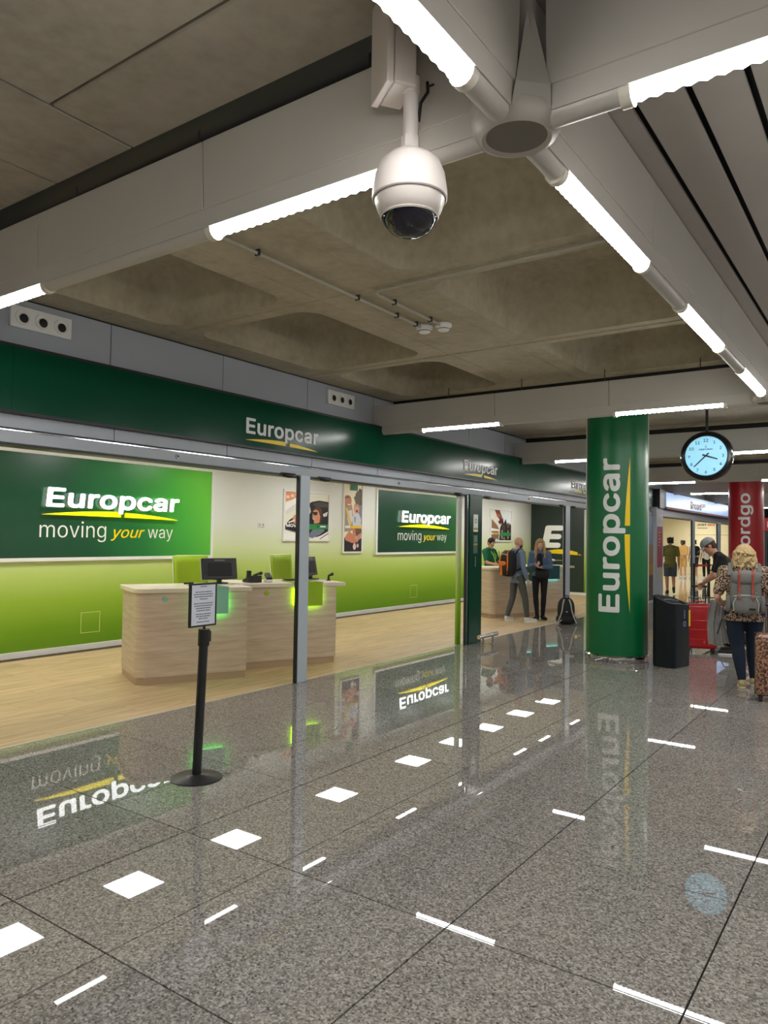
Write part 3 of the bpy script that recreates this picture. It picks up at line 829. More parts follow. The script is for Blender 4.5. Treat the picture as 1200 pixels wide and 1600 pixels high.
# socket, floor hatches
t = thing('wall_socket', 'small white double socket between the green panel and the driver poster', 'socket', (9.81, YB, 1.885))
MB().box((-0.085, -0.012, -0.045), (0.085, 0, 0.045)).build('plate', white, t, bevel=0.004)
for dx in (-0.042, 0.042):
    MB().cone((dx, -0.012, 0), (dx, -0.014, 0), 0.022, n=16).build('outlet', mat('warm grey', srgb(170, 168, 158), 0.5), t)
def hatch(x, label):
    t = thing('access_hatch', label, 'hatch', (x, YB, 0.24), group=None)
    for a, b in (((0, 0), (0.31, 0.008)), ((0, 0.292), (0.31, 0.30)), ((0, 0.008), (0.008, 0.292)), ((0.302, 0.008), (0.31, 0.292))):
        MB().box((a[0], -0.006, a[1]), (b[0], 0, b[1])).build('edge_strip', mat('pale lime edge', srgb(206, 220, 130), 0.5), t)
    MB().box((0.008, -0.003, 0.008), (0.302, 0, 0.292)).build('cover', G['gradwall'], t)
hatch(6.20, 'lime access hatch in the wall left of the desks')
hatch(14.88, 'lime access hatch in the wall under the second logo panel')
# dark E panel on the end wall
t = thing('emblem_panel', 'dark green wall panel with a giant white E and yellow stroke', 'sign', (XE - 0.002, 9.68, 0.087))
MB().box((-0.03, -1.72, 0.01), (0, 0, 2.80)).build('board', mat('blackish green board', srgb(30, 46, 40), 0.4), t, smooth=False)
F = fr_west(-0.032, -0.36, 1.34)
text('letter', 'E', printw, t, F, w=0.74, h=0.96, bold=0.04, shear=0.16, depth=0.004)
swoosh('swoosh', yell, t, fr_west(-0.032, -0.32, 1.17), 1.35, 0.13, 0.004, 0.9, 0.92)

# ---- ceiling lights of the office
def ceiling_panel(x, y, m, label):
    t = thing('ceiling_light', label, 'light', (x, y, ZS), group='square ceiling lights in the office')
    MB().box((-0.28, -0.28, -0.006), (0.28, 0.28, 0)).build('diffuser', m, t, smooth=False)
    for a, b in (((-0.31, -0.31), (0.31, -0.28)), ((-0.31, 0.28), (0.31, 0.31)), ((-0.31, -0.28), (-0.28, 0.28)), ((0.28, -0.28), (0.31, 0.28))):
        MB().box((a[0], a[1], -0.012), (b[0], b[1], 0)).build('frame_bar', white, t)
ORD = 'first second third fourth fifth sixth seventh eighth ninth tenth eleventh twelfth'.split()
for i, x in enumerate((-2.2, 0.4, 2.7, 4.58, 6.28, 8.12, 10.6, 13.14, 14.94, 16.58, 18.44, 20.3)):
    ceiling_panel(x, 8.43, lpanelc if 14 < x < 17 else lpanel, 'square office ceiling light, %s of the row mirrored in the granite floor' % ORD[i])
def strip_light(x, label):
    t = thing('strip_light', label, 'light', (x, 6.93, ZS), group='short strip lights in the office ceiling')
    MB().box((0, -0.03, -0.012), (0.55, 0.03, 0)).build('diffuser', lstrip, t, smooth=False)
    MB().box((-0.015, -0.045, -0.006), (0.565, 0.045, 0.0)).build('frame', white, t)
for i, x in enumerate((-1.5, 0.5, 2.4, 4.28, 6.15, 7.89, 10.34, 12.4, 14.89, 16.25, 18.2, 20.0)):
    strip_light(x, 'short office strip light, %s of the row mirrored in the granite floor' % ORD[i])

# ================================================================== DESKS
def acrylic(name, c): return mat(name, srgb(*c), 0.25)
def desk(loc, L_, label, pc, gc, u0, u1, round_left=True):
    t = thing('reception_desk', label, 'desk', loc, R(-25), group='angled reception desks')
    r = 0.13 if round_left else 0.02
    D = 0.85
    corner = [(r - r * math.cos(R(9 * i)), r - r * math.sin(R(9 * i))) for i in range(11)]
    body = corner + [(L_, 0), (L_, D), (0, D)]
    MB().prism(body, 2, 0.085, 1.03).build('body', G['ash'], t, angle=25)
    r2 = r - 0.0
    pb = [(x + (0.012 if x < 0.2 else -0.012), y + 0.012) for x, y in body]
    MB().prism(pb, 2, 0.0, 0.085).build('plinth', mat('beige plinth', srgb(176, 152, 122), 0.5), t, angle=25)
    tp = [(x - 0.035 if x < L_ - 0.01 else x + (0.045 if round_left else 0.12), y - 0.035 if y < D - 0.01 else y + 0.02) for x, y in body]
    MB().prism(tp, 2, 1.03, 1.075).build('worktop', mat('cream worktop', srgb(222, 210, 186), 0.4), t, angle=25)
    pan = MB().box((u0, -0.065, 0.775), (u1, -0.053, 1.085))
    pan.box((u0, -0.065, 1.077), (u1, 0.42, 1.087))
    pan.build('colour_panel', acrylic('acrylic %d %d %d' % pc, pc), t, bevel=0.002)
    MB().box((u0 + 0.012, -0.03, 0.79), (u1 - 0.012, -0.006, 1.0)).build('backlight', mat('led %d %d %d' % gc, srgb(*gc), 0.5, emit=9.0, ecol=srgb(*gc)), t)
    for u in (u0 + 0.06, u1 - 0.06):
        MB().cone((u, 0, 0.90), (u, -0.055, 0.90), 0.012, n=12).build('standoff', chrome, t)
    MB().cone((max(u0 - 0.36, 0.15), 0.0, 0.955), (max(u0 - 0.36, 0.15), -0.012, 0.955), 0.03, n=20).build('hook_disc', acrylic('acrylic %d %d %d' % pc, pc), t)
    return t
desk((5.13, 6.95, 0), 1.27, 'pale wooden reception desk with pale turquoise panel behind the stanchion', (136, 192, 166), (90, 255, 120), 0.66, 1.02)
desk((6.574, 6.819, 0), 1.33, 'pale wooden reception desk with lime panel crossed by the door post', (150, 186, 8), (190, 255, 0), 0.70, 1.10, False)
desk((14.10, 7.13, 0), 1.27, 'pale wooden reception desk with green panel behind the couple', (10, 110, 60), (120, 235, 255), 0.80, 1.12)
desk((15.55, 6.995, 0), 1.33, 'pale wooden reception desk with dark teal panel beside the couple', (8, 74, 78), (110, 235, 255), 0.56, 0.96, False)
def monitor(loc, rz, label):
    t = thing('computer_monitor', label, 'monitor', loc, rz)
    tilt = Matrix.Rotation(R(-10), 4, 'X')
    def put(o): o.matrix_local = Matrix.Translation((0, 0, 0.02)) @ tilt
    put(MB().box((-0.24, -0.02, 0.03), (0.24, 0.02, 0.30)).build('casing', black, t, bevel=0.008))
    put(MB().box((-0.245, 0.012, 0.025), (0.245, 0.024, 0.305)).build('bezel', mat('silver bezel', srgb(190, 192, 188), 0.35), t, bevel=0.004))
    put(MB().box((-0.16, -0.026, 0.07), (0.16, -0.02, 0.24)).build('back_recess', mat('matt charcoal', srgb(34, 34, 36), 0.7), t, bevel=0.003))
    put(MB().box((-0.07, -0.024, 0.265), (0.07, -0.02, 0.277)).build('emblem', mat('dim silver', srgb(120, 120, 124), 0.5), t))
    MB().box((-0.025, 0.0, 0.005), (0.025, 0.05, 0.16)).build('stem', black, t, bevel=0.004)
    MB().lathe([(0.0001, 0.012), (0.10, 0.010), (0.105, 0.0), (0.0001, 0.0)], n=24).build('foot', black, t)
    return t
monitor((6.47, 7.10, 1.077), R(-16), 'black computer monitor seen from behind on the turquoise desk')
monitor((8.06, 6.93, 1.077), R(24), 'black computer monitor partly hidden by the door post on the lime desk')
def phone(loc, rz, label):
    t = thing('desk_phone', label, 'phone', loc, rz)
    MB().prism([(-0.09, 0), (0.09, 0), (0.09, 0.09), (-0.09, 0.03)], 0, -0.10, 0.09).build('base', black, t, bevel=0.006)
    MB().box((-0.02, -0.05, 0.06), (0.06, 0.0, 0.085)).build('display', mat('grey screen', srgb(120, 128, 124), 0.3), t)
    MB().chain([(-0.085, -0.08, 0.075), (-0.085, 0.0, 0.105), (-0.085, 0.09, 0.12)], [0.024, 0.016, 0.024], 10).build('handset', black, t)
    MB().box((0.045, 0.03, 0.06), (0.10, 0.07, 0.155)).build('cradle', black, t, bevel=0.006)
    return t
phone((6.93, 7.00, 1.077), R(165), 'black desk phone beside the monitor on the turquoise desk')
t = thing('card_terminal', 'small black and white card terminal beside the desk phone', 'terminal', (7.13, 6.90, 1.077), R(-30))
MB().box((-0.04, -0.08, 0.0), (0.04, 0.08, 0.035)).build('stand', white, t, bevel=0.008)
q = MB().box((-0.038, -0.075, 0.0), (0.038, 0.075, 0.045)).build('handset', black, t, bevel=0.01); q.matrix_local = Matrix.Translation((0, 0, 0.05)) @ Matrix.Rotation(R(25), 4, 'X')
t = thing('keyboard', 'flat black keyboard lying on the lime desk', 'keyboard', (7.50, 6.78, 1.090), R(-25))
MB().box((-0.14, -0.05, 0), (0.14, 0.06, 0.014)).build('base', black, t, bevel=0.004)
for k in range(4):
    MB().box((-0.13, -0.04 + 0.024 * k, 0.014), (0.13, -0.022 + 0.024 * k, 0.019)).build('key_row', darkgrey, t)
t = thing('handheld_scanner', 'small dark scanner on the lime desk beside the monitor', 'scanner', (7.98, 6.56, 1.0755), R(40))
MB().chain([(0, 0, 0.012), (0, 0.0, 0.07), (0.0, -0.05, 0.09)], [0.018, 0.014, 0.022], 10).build('body', black, t)
MB().box((-0.03, -0.03, 0), (0.03, 0.03, 0.012)).build('foot', darkgrey, t, bevel=0.003)
t = thing('model_aircraft', 'small white model aircraft on the far desk beside the woman', 'model', (16.35, 6.75, 1.09), R(60))
MB().chain([(-0.18, 0, 0.12), (-0.1, 0, 0.12), (0.12, 0, 0.12), (0.2, 0, 0.13)], [0.012, 0.03, 0.03, 0.01], 10).build('fuselage', white, t)
MB().prism([(-0.02, 0), (0.06, 0), (-0.06, 0.26), (-0.10, 0.26)], 2, 0.11, 0.12).build('wing', white, t)
MB().prism([(-0.02, 0), (0.06, 0), (-0.06, -0.26), (-0.10, -0.26)], 2, 0.11, 0.12).build('wing', white, t)
MB().prism([(0.12, 0.12), (0.18, 0.12), (0.24, 0.24), (0.20, 0.24)], 1, -0.006, 0.006).build('tail_fin', white, t)
MB().cone((0, 0, 0), (0, 0, 0.1), 0.008, n=8).cone((0, 0, 0), (0, 0, 0.01), 0.05, n=16).build('stand', black, t)
def chair(loc, rz, label):
    t = thing('office_chair', label, 'chair', loc, rz, group='lime office chairs behind the desks')
    lime = mat('lime upholstery', srgb(150, 182, 18), 0.6)
    bk = MB()
    n = 8
    for i in range(n + 1):
        z = 0.58 + 0.80 * i / n
        wd = 0.225 + 0.03 * i / n
        yb = -0.20 - 0.06 * (i / n) ** 2
        for j in range(9):
            u = -1 + 2 * j / 8
            bk.v.append((u * wd, yb + 0.03 * u * u, z))
    for i in range(n):
        for j in range(8):
            a = i * 9 + j
            bk.f.append((a, a + 1, a + 10, a + 9)); bk.mi.append(0)
    o = bk.build('backrest', [lime], t, angle=60)
    md = o.modifiers.new('solid', 'SOLIDIFY'); md.thickness = 0.05
    MB().tube([(-0.232 - 0.028 * i / 8, -0.16 - 0.06 * (i / 8) ** 2, 0.58 + 0.8 * i / 8) for i in range(9)] + [(0.26 * u / 4, -0.255 + 0.03 * (u / 4) ** 2, 1.385) for u in range(-3, 4)] + [(0.26 - 0.028 * i / 8, -0.22 + 0.06 * (i / 8), 1.38 - 0.8 * i / 8) for i in range(9)], 0.009).build('piping', mat('pale piping', srgb(226, 230, 190), 0.5), t)
    MB().prism(rrect(-0.25, -0.22, 0.25, 0.25, 0.08), 2, 0.45, 0.53).build('seat', lime, t, bevel=0.015)
    MB().cone((0, 0, 0.10), (0, 0, 0.45), 0.025, n=14).build('gas_lift', chrome, t)
    for k in range(5):
        a = 2 * PI * k / 5
        MB().cone((0, 0, 0.12), (0.28 * math.cos(a), 0.28 * math.sin(a), 0.075), 0.025, 0.016, 10).build('base_arm', chrome, t)
        MB().cone((0.28 * math.cos(a) - 0.02, 0.28 * math.sin(a), 0.03), (0.28 * math.cos(a) + 0.02, 0.28 * math.sin(a), 0.03), 0.03, n=14).build('castor', black, t)
    MB().box((-0.03, -0.24, 0.40), (0.03, -0.02, 0.45)).build('bracket', black, t)
    return t
ch = chair((6.97, 8.15, 0), R(-200), 'lime office chair behind the turquoise desk')
copy_tree(ch, (8.70, 7.93, 0), R(186), 'lime office chair behind the lime desk')
copy_tree(ch, (16.6, 8.0, 0), R(-150), 'lime office chair behind the far desks near the woman')

# ================================================================== STANCHION WITH NOTICE
t = thing('stanchion', 'black crowd barrier post standing alone before the desks', 'stanchion', (3.50, 4.035, 0))
MB().lathe([(0.0001, 0.03), (0.045, 0.03), (0.05, 0.026), (0.165, 0.012), (0.178, 0.006), (0.178, 0.0), (0.0001, 0.0)], n=48).build('base', mat('black rubber base', srgb(36, 37, 38), 0.35), t)
MB().cone((0, 0, 0.028), (0.012, -0.028, 0.93), 0.032, n=24).build('pole', mat('satin black steel', srgb(24, 26, 28), 0.3), t)
MB().cone((0.012, -0.028, 0.92), (0.013, -0.030, 1.035), 0.040, n=24).build('belt_head', black, t)
MB().box((0.045, -0.05, 0.945), (0.062, -0.01, 1.02)).build('belt_clip', black, t, bevel=0.004)
MB().box((-0.008, -0.052, 0.95), (0.032, -0.066, 1.02)).build('belt_slot', black, t, bevel=0.004)
MB().cone((0.013, -0.030, 1.03), (0.013, -0.030, 1.06), 0.009, n=10).build('sign_stem', black, t)
t = thing('notice_frame', 'white printed notice in a black frame on top of the stanchion', 'sign', (3.493, 4.005, 1.055), R(2))
MB().box((-0.118, -0.008, 0.0), (0.118, 0.008, 0.30)).build('backing', black, t, bevel=0.003)
for a, b in (((-0.122, 0), (0.122, 0.012)), ((-0.122, 0.29), (0.122, 0.302)), ((-0.122, 0.012), (-0.110, 0.29)), ((0.110, 0.012), (0.122, 0.29))):
    MB().box((a[0], -0.013, a[1]), (b[0], 0.009, b[1])).build('frame_bar', black, t, bevel=0.002)
MB().box((-0.11, -0.0095, 0.012), (0.11, -0.008, 0.29)).build('paper', mat('notice paper', srgb(206, 210, 222), 0.35), t, smooth=False)
MB().box((-0.165, -0.006, 0.300), (-0.09, 0.012, 0.312)).build('corner_clip', black, t, bevel=0.003)
mb = MB()
ink = random.Random(3)
lines = [(0.275, 0.06)] + [(0.238 - 0.0165 * i, (0.15, 0.18, 0.17, 0.07)[i]) for i in range(4)] + [(0.158 - 0.0165 * i, (0.175, 0.165, 0.135, 0.125)[i]) for i in range(4)] + [(0.084 - 0.0155 * i, (0.14, 0.13, 0.085)[i]) for i in range(3)] + [(0.030, 0.12)]
for z, wd in lines:
    x = -wd / 2
    while x < wd / 2:
        l = ink.uniform(0.008, 0.022)
        mb.box((x, -0.0102, z), (min(x + l, wd / 2), -0.0096, z + 0.0068)); x += l + 0.004
mb.build('printed_lines', mat('grey ink', srgb(88, 88, 104), 0.6), t, smooth=False)

# ================================================================== DOME CAMERA
t = thing('dome_camera', 'white dome security camera hanging from the cream beam', 'camera', (2.10, 1.392, 0))
MB().lathe([(0.0001, 3.052), (0.032, 3.052), (0.036, 3.035), (0.075, 3.022), (0.105, 2.995), (0.122, 2.955), (0.130, 2.90), (0.131, 2.872), (0.127, 2.868), (0.122, 2.875)], n=48).build('housing', mat('camera white', srgb(208, 200, 196), 0.4), t)
MB().lathe([(0.124, 2.880), (0.121, 2.86), (0.112, 2.832), (0.098, 2.812), (0.090, 2.808)], n=48).build('lower_shell', mat('warm white plastic', srgb(196, 188, 182), 0.35), t)
MB().lathe([(0.100, 2.832), (0.098, 2.81), (0.088, 2.785), (0.066, 2.760), (0.036, 2.746), (0.0001, 2.742)], n=48).build('smoked_dome', mat('smoked dome', srgb(14, 14, 24), 0.06, spec=0.7), t)
MB().lathe([(0.099, 2.812), (0.1025, 2.808), (0.0985, 2.803), (0.096, 2.806)], n=48).build('dome_rim', mat('warm white plastic', (0, 0, 0)), t)
MB().cone((0, 0, 3.05), (0, 0, 3.09), 0.033, n=8).build('collar', mat('camera white', srgb(208, 200, 196), 0.4), t)
MB().cone((0, 0, 3.08), (0, 0, 3.30), 0.0265, n=28).build('pipe', mat('camera white', srgb(208, 200, 196), 0.4), t)
cb = mat('cream box', srgb(206, 196, 188), 0.45)
bxm = Matrix.Translation((-0.02, -0.036, 0)) @ Matrix.Rotation(R(55), 4, 'Z')
MB().box((0, 0.0, 3.25), (0.155, 0.083, 3.60)).build('bracket_box', cb, t, bevel=0.006).matrix_local = bxm
MB().box((-0.008, 0.086, 3.243), (0.163, 0.112, 3.60)).build('cover_plate', cb, t, bevel=0.004).matrix_local = bxm
MB().cone((0.0, 0, 3.24), (0.0, 0.0, 3.30), 0.030, n=20).build('pipe_clamp', cb, t)
MB().tube([(0.05, -0.035, 3.30), (0.03, -0.05, 3.25), (0.0, -0.04, 3.20), (0.02, -0.02, 3.15)], 0.006).tube([(0.03, -0.05, 3.27), (0.01, -0.085, 3.255)], 0.004).build('cable', black, t)
# smoke detectors and conduits on the concrete rib
pale = mat('pale conduit', srgb(172, 168, 152), 0.5)
det = None
for x, y, l in ((5.55, 3.50, 'round white smoke detector ending the left conduit'), (5.58, 3.32, 'round white smoke detector ending the right conduit')):
    t = thing('smoke_detector', l, 'detector', (x, y, 3.60), group='smoke detectors on the concrete rib')
    MB().lathe([(0.0001, -0.005), (0.072, -0.005), (0.076, -0.02), (0.072, -0.032), (0.055, -0.036)], n=28).build('base', white, t)
    MB().lathe([(0.055, -0.034), (0.056, -0.055), (0.045, -0.066), (0.0001, -0.070)], n=28).build('sensor_head', white, t)
    MB().lathe([(0.0565, -0.050), (0.0575, -0.053), (0.0565, -0.056)], n=28).build('vent_slit', black, t)
t = thing('ceiling_conduit', 'thin pale conduit along the concrete rib to the left smoke detector', 'conduit', (2.4, 3.50, 3.575))
MB().tube([(0, 0, 0), (3.1, 0, 0)], 0.012).build('pipe', pale, t)
for x in (1.05, 2.15, 2.7, 3.0):
    MB().box((x, -0.02, -0.016), (x + 0.014, 0.02, 0.025)).build('clip', darkgrey, t)
t = thing('ceiling_conduit', 'thin pale conduit bending across the ribs to the right smoke detector', 'conduit', (4.50, 3.32, 3.575))
MB().tube([(0, -2.2, 0), (0, -0.1, 0), (0.012, -0.04, 0), (0.05, -0.008, 0), (0.1, 0, 0), (1.03, 0, 0)], 0.012).build('pipe', pale, t)
for x in (0.3, 0.85):
    MB().box((x, -0.02, -0.016), (x + 0.014, 0.02, 0.025)).build('clip', darkgrey, t)

# ================================================================== COLUMNS
CR = 0.42
def column(x, y, m, label, word, cap, z0, ln, phi0, bold, lm, ym=None, swphi=None):
    t = thing('column', label, 'column', (x, y, 0))
    face = math.atan2(-y, -x)
    MB().lathe([(CR, 0.10), (CR, 3.62)], n=64).build('cladding', m, t)
    MB().lathe([(CR + 0.012, 0.0), (CR + 0.02, 0.012), (CR + 0.02, 0.085), (CR + 0.006, 0.10), (CR - 0.01, 0.10)], n=64).build('base_ring', chrome, t)
    for s in (-1, 1):
        a = face + s * R(93)
        o = MB().box((CR - 0.01, -0.018, 0.10), (CR + 0.012, 0.018, 3.6)).build('joint_trim', mat('pale trim', srgb(214, 214, 204), 0.3), t, bevel=0.003)
        o.rotation_euler = (0, 0, a)
    def bend(co):
        ph = face + R(phi0) - co.y / CR
        rr = CR + 0.001 + co.z
        return Vector((rr * math.cos(ph), rr * math.sin(ph), z0 + co.x))
    link('lettering', text_mesh(word, [lm], w=ln, h=cap, bold=bold, depth=0.002, bend=bend, space=1.03), t)
    if ym:
        def bend2(co):
            ph = face + R(swphi) - co.y / CR
            return Vector(((CR + 0.003) * math.cos(ph), (CR + 0.003) * math.sin(ph), z0 + co.x))
        mb = MB()
        w_, th = ln * 1.01, 0.075
        n = 24
        for a, b in ((0.0, 0.50), (0.555, 1.0)):
            for i in range(n):
                q = []
                for u in (a + (b - a) * i / n, a + (b - a) * (i + 1) / n):
                    e = th * max(0.0, 1 - abs(2 * u - 1) ** 1.6)
                    q.append((bend2(Vector((u * w_, -0.55 * 0.05 * 0, 0))), bend2(Vector((u * w_, e, 0)))))
                mb._add([q[0][0], q[1][0], q[1][1], q[0][1]], [(0, 1, 2, 3)])
        mb.build('swoosh', ym, t, smooth=False)
    return t
column(10.58, 3.36, greencol, 'round green column with vertical white lettering and yellow stroke', 'Europcar', 0.41, 0.70, 2.14, 5, 0.022, lett, yell, 24)
column(21.5, 3.40, redcol, 'round red column with vertical white lettering behind the curly-haired woman', 'recordgo', 0.40, 0.84, 2.13, 13, 0.018, lett)

# ================================================================== CLOCK
t = thing('hanging_clock', 'round black-rimmed clock with pale blue lit dial hanging from the ceiling', 'clock', (10.33, 2.10, 2.82))
A = Matrix.Rotation(R(-90), 4, 'Y')   # local z -> -x
def ax(o): o.matrix_local = A; return o
ax(MB().lathe([(0.258, 0.062), (0.275, 0.078), (0.308, 0.072), (0.324, 0.045), (0.324, -0.045), (0.308, -0.072), (0.275, -0.078), (0.258, -0.062)], n=64).build('rim', mat('gloss black rim', srgb(10, 10, 11), 0.18), t))
dial = mat('lit clock dial', srgb(150, 205, 228), 0.3, emit=0.62, ecol=srgb(140, 212, 242))
ax(MB().lathe([(0.0001, 0.06), (0.265, 0.06)], n=64).build('dial', dial, t))
ax(MB().lathe([(0.0001, -0.06), (0.265, -0.06)], n=64).build('dial', dial, t))
MB().cone((0, 0, 0.30), (0, 0, 0.80), 0.018, n=16).build('hanger_rod', black, t)
ink_m = mat('dial ink', srgb(20, 50, 66), 0.5)
F = fr_west(-0.0625, 0, 0)
for h in range(1, 13):
    a = R(90 - 30 * h)
    me = text_mesh(str(h), [ink_m], h=0.055, depth=0.0008, bold=0.010)
    wx = max(v.co.x for v in me.vertices)
    link('numeral', me, t, F @ Matrix.Translation((0.207 * math.cos(a) - wx / 2, 0.207 * math.sin(a) - 0.025, 0)))
mb = MB()
for k in range(60):
    a = R(6 * k); l = 0.016 if k % 5 == 0 else 0.009
    c_, s_ = math.cos(a), math.sin(a); ww = 0.0012
    p = [(0.252 * c_ - ww * s_, 0.252 * s_ + ww * c_), (0.252 * c_ + ww * s_, 0.252 * s_ - ww * c_), ((0.252 - l) * c_ + ww * s_, (0.252 - l) * s_ - ww * c_), ((0.252 - l) * c_ - ww * s_, (0.252 - l) * s_ + ww * c_)]
    mb.prism(p, 2, 0, 0.0008)
link('minute_track', mb.mesh('minute_track', ink_m, smooth=False), t, F)
text('dial_lettering', 'FESTINA', ink_m, t, F @ Matrix.Translation((-0.085, 0.075, 0)), w=0.17, h=0.026, depth=0.0008, bold=0.02)
mb = MB().prism(rrect(-0.012, 0.108, 0.012, 0.113, 0.002), 2, 0, 0.0008).prism(rrect(-0.009, 0.13, 0.009, 0.134, 0.001), 2, 0, 0.0008).prism([(-0.002, 0.11), (0.002, 0.11), (0.002, 0.133), (-0.002, 0.133)], 2, 0, 0.0008)
link('dial_emblem', mb.mesh('dial_emblem', ink_m, smooth=False), t, F)
def hand(name, ang, l, wd, tail, z):
    mb = MB().prism([(-wd, -tail), (wd, -tail), (wd * 0.7, l), (-wd * 0.7, l)], 2, z, z + 0.002)
    link(name, mb.mesh(name, black, smooth=False), t, F @ Matrix.Rotation(R(-ang), 4, 'Z'))
hand('hour_hand', 109, 0.150, 0.011, 0.045, 0.003)
hand('minute_hand', 226, 0.205, 0.009, 0.05, 0.006)
link('hand_boss', MB().cone((0, 0, 0), (0, 0, 0.01), 0.011, n=16).mesh('hand_boss', black), t, F)

# ================================================================== LITTER BIN
t = thing('litter_bin', 'dark slate litter bin with swooping top beside the green column', 'bin', (10.52, 2.595, 0), R(-15))
slate = mat('slate plastic', srgb(15, 23, 28), 0.4, spec=0.25)
bp = rrect(-0.25, -0.165, 0.25, 0.165, 0.095, 8)
MB().prism(bp, 2, 0.012, 0.80).build('body', slate, t, angle=50)
MB().prism([(x * 0.96, y * 0.96) for x, y in bp], 2, 0.0, 0.014).build('foot', black, t)
mb = MB()
n = len(bp)
def crest(x, y): return 0.893 + 0.050 * (y / 0.165) + 0.016 * math.cos((x + 0.12) * 9)
rings = [[(x, y, 0.80) for x, y in bp], [(x, y, crest(x, y)) for x, y in bp], [(x * 0.86, y * 0.80, crest(x, y) + 0.004) for x, y in bp], [(x * 0.80, y * 0.72, crest(x, y) - 0.02) for x, y in bp]]
mb.v = [p for r_ in rings for p in r_]
for j in range(3):
    for i in range(n):
        mb.f.append((j * n + i, j * n + (i + 1) % n, (j + 1) * n + (i + 1) % n, (j + 1) * n + i)); mb.mi.append(0)
mb.build('lid', slate, t, angle=50)
MB().poly([(x * 0.82, y * 0.75, crest(x, y) - 0.012) for x, y in bp]).build('opening', mat('bin mouth', srgb(8, 8, 9), 0.9), t, smooth=False)
for y in (0.0,):
    MB().tube([(-0.2 + 0.04 * i, y, crest(-0.2 + 0.04 * i, y) - 0.004) for i in range(11)], 0.007).build('rail', mat('grey rail', srgb(96, 106, 112), 0.4), t)
for k in range(4):
    MB().box((0.035, -0.168, 0.66 + 0.028 * k), (0.062, -0.165, 0.676 + 0.028 * k)).build('label_mark', mat('pale blue print', srgb(120, 140, 190), 0.5), t)
o = MB().lathe([(0.024, 0), (0.036, 0), (0.036, 0.003), (0.024, 0.003), (0.024, 0)], n=24).build('recycling_ring', mat('pale blue print', (0, 0, 0)), t)
o.matrix_local = Matrix.Translation((0.05, -0.165, 0.58)) @ Matrix.Rotation(R(90), 4, 'X')
MB().box((0.16, -0.1675, 0.54), (0.20, -0.165, 0.76)).build('yellow_sticker', mat('yellow sticker', srgb(226, 196, 50), 0.5), t)

# ================================================================== FAR OFFICE
cream = mat('warm cream wall', srgb(238, 226, 184), 0.6)
struct('wall_end_far', MB().box((40.5, 5.9, 0), (40.7, 12.5, 3.4)), cream, 'cream end wall seen inside the far office')
struct('wall_back_far', MB().box((XE + 0.12, 12.5, 0), (42, 12.7, 3.4)), cream, 'cream back wall of the far office')
struct('wall_party', MB().box((XE, YB + 0.15, 0), (XE + 0.12, 12.5, 3.4)), cream, 'party wall of the far office')
struct('ceiling', MB().box((XE + 0.12, 5.95, ZS), (40.5, 12.5, ZS + 0.1)), white, 'white ceiling of the far office')
for i, x in enumerate((24, 27, 30, 33, 36, 39)):
    ceiling_panel(x, 8.3, mat('added far office light', (1, 1, 1), 0.5, emit=SHOP_L * 2.2, ecol=(1.0, 0.97, 0.9)), 'added unseen ceiling light in the far office, %s from its party wall' % ORD[i])  # unseen panels, added to brighten the cream walls of the far office
F = fr_west(40.49, 8.70, 2.50)
t = thing('wall_lettering', 'dark lettering high on the cream wall of the far office', 'lettering', (40.49, 8.70, 2.50))
text('word', 'JUST', mat('charcoal ink', srgb(60, 50, 50), 0.5), t, fr_west(0, 0, 0), w=0.46, h=0.13, bold=0.035, depth=0.004)
text('word', 'GO!', mat('red ink', srgb(190, 60, 60), 0.5), t, fr_west(0, -0.50, 0), w=0.34, h=0.13, bold=0.035, depth=0.004)
for k in range(6):
    MB().box((-0.004, -0.08 - 0.08 * k, -0.14), (0, -0.02 - 0.08 * k, -0.10)).build('small_word', mat('charcoal ink', (0, 0, 0)), t)
t = thing('wall_rail', 'thin grey line along the cream wall of the far office', 'rail', (40.49, 9.1, 2.02))
MB().box((-0.01, -2.2, 0), (0, 0, 0.025)).build('bar', mat('warm grey', (0, 0, 0)), t)
# pillar with pink notice, poster
t = thing('pillar', 'grey pillar with a pink and white notice between the two offices', 'pillar', (21.15, 5.62, 0))
MB().box((0, 0, 0), (0.72, 0.32, 2.64)).build('cladding', cladding, t, bevel=0.004)
MB().box((0.10, -0.004, 0.95), (0.64, 0, 2.10)).build('notice', mat('dusty pink print', srgb(150, 64, 76), 0.5), t)
MB().box((0.10, -0.004, 2.10), (0.64, 0, 2.45)).build('notice_header', mat('pale grey print', srgb(190, 188, 192), 0.5), t)
for k in range(5):
    MB().box((0.2, -0.006, 1.55 + 0.09 * k), (0.36 + 0.05 * (k % 3), -0.004, 1.58 + 0.09 * k)).build('notice_line', mat('pale pink print', srgb(206, 160, 166), 0.5), t)
for k in range(3):
    MB().box((0.2, -0.006, 2.2 + 0.06 * k), (0.5 - 0.05 * k, -0.004, 2.23 + 0.06 * k)).build('notice_line', mat('pale print', (0, 0, 0)), t)
MB().box((0.40, -0.006, 0.60), (0.62, -0.001, 0.88)).build('sticker', mat('sand sticker', srgb(190, 176, 120), 0.5), t)
t = thing('window_poster', 'tall landscape poster with blue sky just right of the green column', 'poster', (20.45, 5.69, 0.05))
MB().box((0, 0, 0), (0.66, 0.02, 2.36)).build('board', mat('dusky print', srgb(92, 74, 70), 0.4), t)
MB().box((0.01, -0.002, 1.5), (0.65, 0.0, 2.35)).build('sky_print', mat('sky print', srgb(120, 146, 178), 0.4), t)
MB().prism([(0.01, 1.0), (0.65, 1.0), (0.65, 1.45), (0.45, 1.6), (0.3, 1.5), (0.01, 1.62)], 1, -0.004, -0.001).build('hill_print', mat('hill print', srgb(150, 118, 84), 0.4), t)
